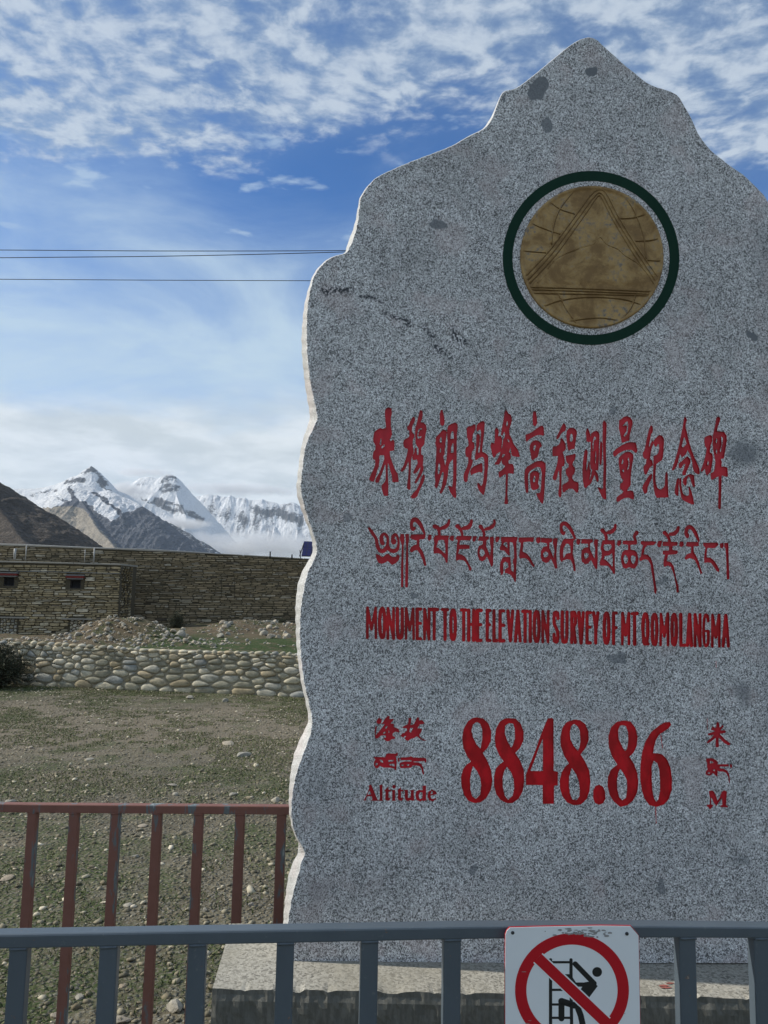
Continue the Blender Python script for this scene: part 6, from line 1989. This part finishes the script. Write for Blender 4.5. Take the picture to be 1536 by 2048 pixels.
turf(260000, (2.6, 14.5), .017, 61, .53, 'grass')
# ------------------------------------------------------------------ mountains
def mountain(name, crests, xr, yr, nx, ny, slope, zmin, rough, mat, seed, gully=(0.02, 0.004), snowfn=None, jag=0.0, attr=None):
    """a height field fallen away from its crest lines; crests are 3-D polylines"""
    x = np.linspace(xr[0], xr[1], nx); y = np.linspace(yr[0], yr[1], ny)
    X, Yg = np.meshgrid(x, y)
    Z = np.full_like(X, -1e9); D = np.full_like(X, 1e9)
    wx = rough * 1.2 * (fbm(X * gully[0] * .35, Yg * gully[0] * .35, 4, seed + 50) - .5); wy = rough * 1.2 * (fbm(X * gully[0] * .35 + 9, Yg * gully[0] * .35, 4, seed + 60) - .5)
    for cr in crests:
        sl = slope
        if isinstance(cr, tuple): cr, sl = cr
        for a, b in zip(cr[:-1], cr[1:]):
            ex, ey = b[0] - a[0], b[1] - a[1]
            L2 = ex * ex + ey * ey + 1e-6
            t = np.clip(((X + wx - a[0]) * ex + (Yg + wy - a[1]) * ey) / L2, 0, 1)
            dist = np.hypot(X + wx - a[0] - t * ex, Yg + wy - a[1] - t * ey)
            z = a[2] + (b[2] - a[2]) * t - sl * dist
            m_ = z > Z
            Z = np.where(m_, z, Z); D = np.where(m_, dist, D)
    r1 = fbm(X * gully[0], Yg * gully[1], 5, seed, .55, True) - .55
    r2 = fbm(X * gully[0] * 2.6, Yg * gully[0] * 2.6, 5, seed + 9, .6, True) - .55
    env = np.clip(D / (rough * 3), 0, 1)
    Z = Z + rough * (r1 * 1.1 * env + r2 * .55 * (.25 + .75 * env))
    Z = np.maximum(Z, zmin - 5 + 0 * Z)
    n0, n1 = X.shape
    ii = np.arange(n0 * n1).reshape(n0, n1)
    fc = np.stack([ii[:-1, :-1], ii[:-1, 1:], ii[1:, 1:], ii[1:, :-1]], -1).reshape(-1, 4)
    o = mesh_obj(name, np.stack([X, Yg, Z], -1).reshape(-1, 3), fc, mat, smooth=True)
    if snowfn is not None:
        s = snowfn(X, Yg, Z).astype(np.float32).ravel()
        at_ = o.data.attributes.new('snow', 'FLOAT', 'POINT'); at_.data.foreach_set('value', s)
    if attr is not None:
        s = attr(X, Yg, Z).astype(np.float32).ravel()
        at_ = o.data.attributes.new('lit_scree', 'FLOAT', 'POINT'); at_.data.foreach_set('value', s)
    return tag(o, kind='structure')


CAM_RI = np.array(CAM_R.transposed())
def photo_xy(X, Y_, Z):
    P_ = np.stack([X, Y_, Z - EYE], -1) @ CAM_RI.T
    return 768 + F * P_[..., 0] / -P_[..., 2], 1024 - F * P_[..., 1] / -P_[..., 2]
def near_line(px, py, pts, wd):
    d_ = np.full(px.shape, 1e9)
    for (ax, ay), (bx, by) in zip(pts[:-1], pts[1:]):
        L2 = (bx - ax) ** 2 + (by - ay) ** 2
        t = np.clip(((px - ax) * (bx - ax) + (py - ay) * (by - ay)) / L2, 0, 1)
        d_ = np.minimum(d_, np.hypot(px - ax - t * (bx - ax), py - ay - t * (by - ay)))
    return np.exp(-(d_ / wd) ** 2)


def W(px, py, Y):
    return tuple(at(px, py, Y))


def mtn_mat(name, rockA, rockB, rockC, sc, snow=True, strat=0.0, bd=None, nw=1.5, lit_scree=None):
    m, g = material(name)
    tc = g.n('ShaderNodeTexCoord').outputs['Object']
    n1 = g.noise(g.scale(tc, (1, 1, 1)), sc, 7, .65, .4)
    n2 = g.noise(g.scale(tc, (1, .4, 3.0)), sc * 3.1, 6, .65, .6)
    geo = g.n('ShaderNodeNewGeometry')
    nz = g.n('ShaderNodeSeparateXYZ', {0: geo.outputs['Normal']})
    cc = g.mix(g.step(n1, .38, .62), rockA, rockB)
    cc = g.mix(g.step(n2, .50, .66, 0, .8), cc, rockC)
    if lit_scree:
        sa = g.n('ShaderNodeAttribute', attribute_name='lit_scree').outputs['Fac']
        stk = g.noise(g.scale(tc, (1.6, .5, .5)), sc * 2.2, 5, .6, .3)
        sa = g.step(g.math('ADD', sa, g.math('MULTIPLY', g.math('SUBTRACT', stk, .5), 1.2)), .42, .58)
        cc = g.mix(sa, cc, g.mix(g.step(stk, .4, .62), lit_scree, tuple(q * .72 for q in lit_scree[:3]) + (1,)))
    if snow:
        sn = g.n('ShaderNodeAttribute', attribute_name='snow').outputs['Fac']
        k = g.math('ADD', sn, g.math('MULTIPLY', g.math('SUBTRACT', n2, .5), nw))
        k = g.math('ADD', k, g.math('MULTIPLY', g.math('SUBTRACT', n1, .5), .7))
        k = g.math('ADD', k, g.math('MULTIPLY', g.math('SUBTRACT', nz.outputs[2], .62), .55))
        cc = g.mix(g.step(k, .44, .56), cc, (.92, .935, .95, 1))
    finish(g, cc, .85, 0, g.math('ADD', n1, n2), .9, bd or .5 / sc, .2)
    return m


MM = mtn_mat('lit_shaded_rock_and_snow', (.12, .135, .165, 1), (.17, .18, .205, 1), (.08, .09, .115, 1), .016, lit_scree=(.46, .405, .325, 1))  # blue-grey shade and sunlit tan put into the rock colours
MS = mtn_mat('high_rock_and_snow', (.10, .105, .12, 1), (.14, .14, .15, 1), (.06, .066, .078, 1), .017, nw=2.6)
MH = mtn_mat('brown_hillside', (.085, .070, .057, 1), (.125, .105, .085, 1), (.052, .047, .043, 1), .03, False)

# near brown hillside on the left
Y1 = 1300
m1 = [W(-1700, 1000, Y1), W(-1300, 860, Y1), W(-1000, 760, Y1), W(-700, 740, Y1), W(-420, 800, Y1), W(-200, 872, Y1), W(-60, 930, Y1), W(0, 971, Y1), W(25, 988, Y1), W(50, 1009, Y1), W(83, 1030, Y1), W(108, 1047, Y1), W(133, 1061, Y1), W(158, 1078, Y1), W(185, 1098, Y1), W(225, 1125, Y1), W(300, 1172, Y1)]
sp1 = [W(-60, 930, Y1), W(-10, 1010, 1180), W(40, 1075, 1060), W(70, 1120, 960)]
mountain('hillside', [(m1, .62), (sp1, .75)], (W(-1800, 1000, Y1)[0], W(330, 1000, Y1)[0]), (860, 1500), 720, 190, .62, -20, 11, MH, 3, (.03, .008))

# valley side over to the right, hidden behind the stone from here
m7 = [W(760, 1190, 1700), W(1000, 1120, 1700), W(1300, 1040, 1700), W(1700, 930, 1700), W(2200, 880, 1700), W(3000, 960, 1700)]
mountain('hillside', [(m7, .6), ([m7[3], W(1500, 1080, 1450), W(1350, 1180, 1250)], .7)], (W(700, 1000, 1700)[0], W(3000, 1000, 1700)[0]), (1150, 1950), 300, 120, .6, -20, 16, MH, 93, (.03, .008))

# middle pyramid: flanks under a snow dome, their sunlit and shaded sides painted in
Y2 = 5000
m2 = [W(-60, 1060, Y2), W(20, 1020, Y2), W(54, 1004, Y2), W(80, 999, Y2), W(100, 990, Y2), W(125, 979, Y2), W(146, 969, Y2), W(157, 966, Y2), W(180, 975, Y2), W(200, 983, Y2), W(221, 980, Y2),
      W(250, 994, Y2), W(275, 1005, Y2), W(300, 1021, Y2), W(325, 1042, Y2), W(350, 1059, Y2), W(371, 1076, Y2), W(392, 1091, Y2), W(415, 1108, Y2), W(450, 1135, Y2)]
s2 = [W(146, 969, Y2), W(163, 1004, 4780), W(186, 1040, 4560), W(212, 1074, 4330), W(238, 1112, 4100)]
s2b = [W(100, 990, Y2), W(118, 1010, 4850), W(140, 1045, 4650), W(160, 1085, 4450), W(170, 1120, 4300)]
s2c = [W(275, 1005, Y2), W(280, 1030, 4870), W(292, 1060, 4740), W(300, 1095, 4600)]
s2d = [W(221, 980, Y2), W(232, 1012, 4860), W(244, 1030, 4740)]
def snow2(X, Y_, Z):
    px, py = photo_xy(X, Y_, Z)
    py = py + 7 * (fbm(X * .03, Z * .03, 4, 5) - .5) * 2; px = px + 5 * (fbm(X * .03 + 5, Z * .03, 4, 6) - .5) * 2
    yl = np.interp(px, [40, 54, 90, 120, 138, 150, 170, 190, 205, 222, 238, 255, 280, 295, 310], [1010, 1014, 1016, 1012, 1006, 998, 1004, 1020, 1034, 1038, 1030, 1022, 1014, 1004, 990])
    s = .5 + (yl - py) / 9
    s = np.clip(s, -.6, 1.15)
    s = s - 1.2 * near_line(px, py, [(141, 976), (146, 992), (156, 1008), (176, 1016)], 7) - 1.1 * near_line(px, py, [(186, 985), (203, 996), (222, 1010), (238, 1024)], 5.5)
    s = s - .8 * near_line(px, py, [(112, 992), (125, 1002), (140, 1008)], 4) + .8 * near_line(px, py, [(196, 1012), (214, 1028), (240, 1036)], 4)
    return s
mountain('mountain', [(m2, .70), (s2, .88), (s2b, .95), (s2c, 1.0), (s2d, 1.1)], (W(-80, 1000, Y2)[0], W(470, 1000, Y2)[0]), (3900, 5500), 460, 300, .6, -20, 30, MM, 12, (.011, .0026), snow2, attr=lambda X, Y_, Z: (lambda q: np.clip(.5 + (np.interp(q[1], [990, 1010, 1040, 1075, 1110], [128, 158, 186, 215, 250]) - q[0]) / 26, 0, 1) * np.clip((q[1] - 1008) / 10, 0, 1))(photo_xy(X, Y_, Z)))  # last mask paints the sunlit left flank tan

# snow peak behind it
Y3 = 8200
m3 = [W(-120, 985, Y3), W(0, 978, Y3), W(25, 977, Y3), W(67, 977, Y3), W(88, 974, Y3), W(108, 969, Y3), W(129, 962, Y3), W(142, 954, Y3), W(155, 951, Y3), W(163, 946, Y3), W(173, 938, Y3), W(179, 935, Y3), W(184, 932, Y3), W(190, 936, Y3), W(196, 942, Y3),
      W(203, 952, Y3), W(209, 959, Y3), W(213, 969, Y3), W(230, 979, Y3), W(262, 992, Y3), W(330, 1020, Y3)]
s3 = [W(184, 932, Y3), W(188, 958, 8050), W(180, 985, 7880)]
s3b = [W(163, 946, Y3), W(160, 968, 8080), W(150, 990, 7900)]
s3c = [W(196, 942, Y3), W(204, 966, 8060), W(215, 985, 7950)]
def snow3(X, Y_, Z):
    px, py = photo_xy(X, Y_, Z)
    px = px + 9 * (fbm(px * .16, py * .16, 4, 101) - .5) + 4 * (fbm(px * .6, py * .6, 3, 103) - .5); py = py + 9 * (fbm(px * .16 + 7, py * .16, 4, 102) - .5) + 4 * (fbm(px * .6 + 4, py * .6, 3, 104) - .5)
    s = 1.0 + 1.1 * (fbm(X * .012, Z * .012, 4, 9) - .5)
    s = s - 1.0 * near_line(px, py, [(170, 944), (184, 936), (200, 952), (210, 968)], 5.5) - .9 * near_line(px, py, [(132, 964), (150, 960), (168, 962)], 4.5) - .7 * near_line(px, py, [(196, 962), (205, 976), (222, 984)], 4)
    s = s - .7 * near_line(px, py, [(60, 990), (95, 984), (112, 980)], 4)
    return s
mountain('snow_peak', [(m3, 1.0), (s3, 1.1), (s3b, 1.25), (s3c, 1.25)], (W(-140, 1000, Y3)[0], W(360, 1000, Y3)[0]), (7600, 8600), 460, 220, .85, -20, 26, MS, 23, (.012, .004), snow3)

# the great summit, half in cloud
Y4 = 10500
m4 = [W(215, 1000, Y4), W(235, 984, Y4), W(258, 976, Y4), W(267, 964, Y4), W(283, 955, Y4), W(300, 953, Y4), W(317, 957, Y4), W(325, 952, Y4), W(331, 949, Y4), W(342, 949, Y4), W(350, 952, Y4), W(356, 957, Y4), W(360, 968, Y4), W(367, 978, Y4),
      W(383, 997, Y4), W(400, 1009, Y4), W(412, 1026, Y4), W(421, 1047, Y4), W(440, 1064, Y4), W(480, 1090, Y4)]
s4 = [W(331, 949, Y4), W(322, 972, 10300), W(300, 996, 10050), W(285, 1015, 9850)]
s4b = [W(350, 952, Y4), W(352, 985, 10250), W(360, 1010, 10000), W(372, 1035, 9800)]
s4c = [W(383, 997, Y4), W(392, 1022, 10280), W(405, 1042, 10120)]
def snow4(X, Y_, Z):
    px, py = photo_xy(X, Y_, Z)
    px = px + 9 * (fbm(px * .16, py * .16, 4, 101) - .5) + 4 * (fbm(px * .6, py * .6, 3, 103) - .5); py = py + 9 * (fbm(px * .16 + 7, py * .16, 4, 102) - .5) + 4 * (fbm(px * .6 + 4, py * .6, 3, 104) - .5)
    s = 1.15 + 1.0 * (fbm(X * .007, Z * .010, 4, 19) - .5)
    body = np.clip((px - np.interp(py, [945, 960, 975, 990], [322, 320, 316, 314])) / 4, 0, 1) * np.clip((np.interp(py, [945, 955, 970, 990], [350, 357, 362, 368]) - px) / 4, 0, 1) * np.clip((988 - py) / 6, 0, 1)
    s = s - body * (.72 + 1.5 * (fbm((px + py * 1.5) * .10, (py - px * .3) * .35, 4, 77) - .5))
    s = s - .9 * near_line(px, py, [(284, 1000), (300, 1004), (318, 1000)], 5) - 1.0 * near_line(px, py, [(318, 1008), (345, 1020), (372, 1024), (402, 1040)], 8) - .7 * near_line(px, py, [(262, 984), (275, 972), (290, 962)], 4.5)
    s = s - .8 * near_line(px, py, [(330, 1004), (350, 1008), (365, 1014)], 4) + .6 * near_line(px, py, [(362, 985), (385, 1008), (405, 1030)], 5)
    return s
mountain('great_summit', [(m4, 1.05), (s4, 1.15), (s4b, 1.4), (s4c, 1.3)], (W(190, 1000, Y4)[0], W(500, 1000, Y4)[0]), (9400, 10900), 420, 240, .9, -20, 32, MS, 37, (.009, .003), snow4)

# icy ridge running right
Y5 = 11500
m5 = [W(a, b + 3.2 * (float(vnoise(a * .11, 3.0, 8)) - .5) * 2 + 1.6 * (float(vnoise(a * .3, 9.0, 8)) - .5) * 2, Y5) for a, b in catmull([(340, 1010), (383, 998), (400, 991), (440, 992), (480, 995), (505, 999), (530, 1001), (548, 1004), (560, 1009), (575, 1005), (600, 1010), (640, 1018), (700, 1025), (800, 1040), (920, 1060), (1050, 1105), (1250, 1210)], step=5)]
m5_ = [W(340, 1010, Y5), W(383, 998, Y5), W(400, 991, Y5), W(440, 992, Y5), W(480, 994, Y5), W(505, 998, Y5), W(530, 1001, Y5), W(548, 1004, Y5), W(560, 1008, Y5), W(575, 1006, Y5), W(600, 1010, Y5), W(640, 1018, Y5), W(700, 1025, Y5), W(800, 1040, Y5)]
sps = []
for k, (a, yb, dx_) in enumerate([(400, 1052, 8), (425, 1055, -6), (450, 1060, 4), (478, 1062, 8), (505, 1062, -4), (532, 1064, 4), (556, 1062, -5), (585, 1066, 6), (620, 1070, 4)]):
    ytop = float(np.interp(a, [340, 383, 400, 440, 480, 505, 530, 548, 560, 575, 600, 640, 700], [1010, 998, 991, 992, 994, 998, 1001, 1004, 1008, 1006, 1010, 1018, 1025]))
    sps.append(([W(a, ytop, Y5), W(a + dx_, (ytop + yb) / 2 + 4, Y5 - 170), W(a + dx_ * 1.6, yb, Y5 - 520)], 2.6))
def snow5(X, Y_, Z):
    px, py = photo_xy(X, Y_, Z)
    px = px + 9 * (fbm(px * .16, py * .16, 4, 101) - .5) + 4 * (fbm(px * .6, py * .6, 3, 103) - .5); py = py + 9 * (fbm(px * .16 + 7, py * .16, 4, 102) - .5) + 4 * (fbm(px * .6 + 4, py * .6, 3, 104) - .5)
    s = .92 + 1.5 * (fbm(X * .014, Z * .004, 4, 29) - .5)
    s = s - .9 * near_line(px, py, [(508, 1018), (530, 1028), (552, 1022), (575, 1034), (598, 1040)], 9) - .45 * near_line(px, py, [(420, 1020), (470, 1030), (510, 1045)], 14)
    return s
mountain('icy_ridge', [(m5, 1.15)] + sps, (W(330, 1000, Y5)[0], W(1240, 1000, Y5)[0]), (10900, 11800), 800, 150, 1.1, -20, 34, MS, 51, (.011, .004), snow5)
# low dark spur standing in the valley cloud
Y6 = 6500
m6 = [W(340, 1045, Y6), W(371, 1062, Y6), W(380, 1066, Y6), W(390, 1076, Y6), W(400, 1079, Y6), W(415, 1087, Y6), W(432, 1100, Y6), W(470, 1122, Y6)]
mountain('valley_spur', [(m6, .9)], (W(330, 1000, Y6)[0], W(490, 1000, Y6)[0]), (6100, 6800), 160, 60, .9, -20, 10, MS, 66, (.02, .006), lambda X, Y_, Z: .2 + 0 * X)

# ------------------------------------------------------------------ cloud lying in the valley and round the summits
def cloud(px, py, Y, rx, ry, rz, dens, seed):
    c_ = at(px, py, Y)
    bm = bmesh.new(); bmesh.ops.create_icosphere(bm, subdivisions=3, radius=1)
    V_ = [(c_.x + v.co.x * rx, c_.y + v.co.y * ry, c_.z + v.co.z * rz) for v in bm.verts]
    F_ = [tuple(v.index for v in f.verts) for f in bm.faces]
    bm.free()
    m = bpy.data.materials.new('cloud_vapour'); m.use_nodes = True
    g = NT(m.node_tree)
    tc = g.n('ShaderNodeTexCoord').outputs['Object']
    q = g.vmath('MULTIPLY', tc, (1 / rx, 1 / ry, 1 / rz))
    r = g.vmath('LENGTH', q)
    nz = g.noise(g.vmath('ADD', g.vmath('MULTIPLY', tc, (1 / 260, 1 / 600, 1 / 110)), (seed * 3.1, seed, 0)), 1.0, 5, .6, .3)
    f = g.math('SUBTRACT', g.math('ADD', g.math('SUBTRACT', 1.0, r), g.math('MULTIPLY', g.math('SUBTRACT', nz, .5), 1.5)), .12)
    dn = g.math('MULTIPLY', g.math('MAXIMUM', g.math('MINIMUM', f, .6), 0.0), dens)
    v = g.n('ShaderNodeVolumePrincipled', {'Color': (.96, .975, 1, 1), 'Density': dn, 'Anisotropy': .25})
    g.n('ShaderNodeOutputMaterial', {1: v})
    o = mesh_obj('cloud', V_, F_, m, None, tuple(c_))
    return tag(o, kind='stuff')
cloud(350, 1046, 7600, 520, 420, 70, .012, 1)
cloud(520, 1092, 9000, 1500, 700, 230, .006, 2)
cloud(258, 982, 9300, 460, 300, 150, .012, 3)
cloud(292, 944, 9700, 560, 260, 80, .010, 4)
cloud(480, 978, 10700, 1500, 260, 130, .009, 5)

# ------------------------------------------------------------------ air
hm = bpy.data.materials.new('thin_mountain_air'); hm.use_nodes = True
g = NT(hm.node_tree)
v = g.n('ShaderNodeVolumePrincipled', {'Color': (.70, .84, 1.0, 1), 'Density': 2.2e-5, 'Anisotropy': .1})
g.n('ShaderNodeOutputMaterial', {1: v})
mb = MB()
mb.box((0, 0, (2600 - 60) / 2), (16500, 0, 0), (0, 16500, 0), (0, 0, (2600 + 60) / 2))
tag(mb.build('haze', hm, None, (0, 0, 0)), kind='stuff')
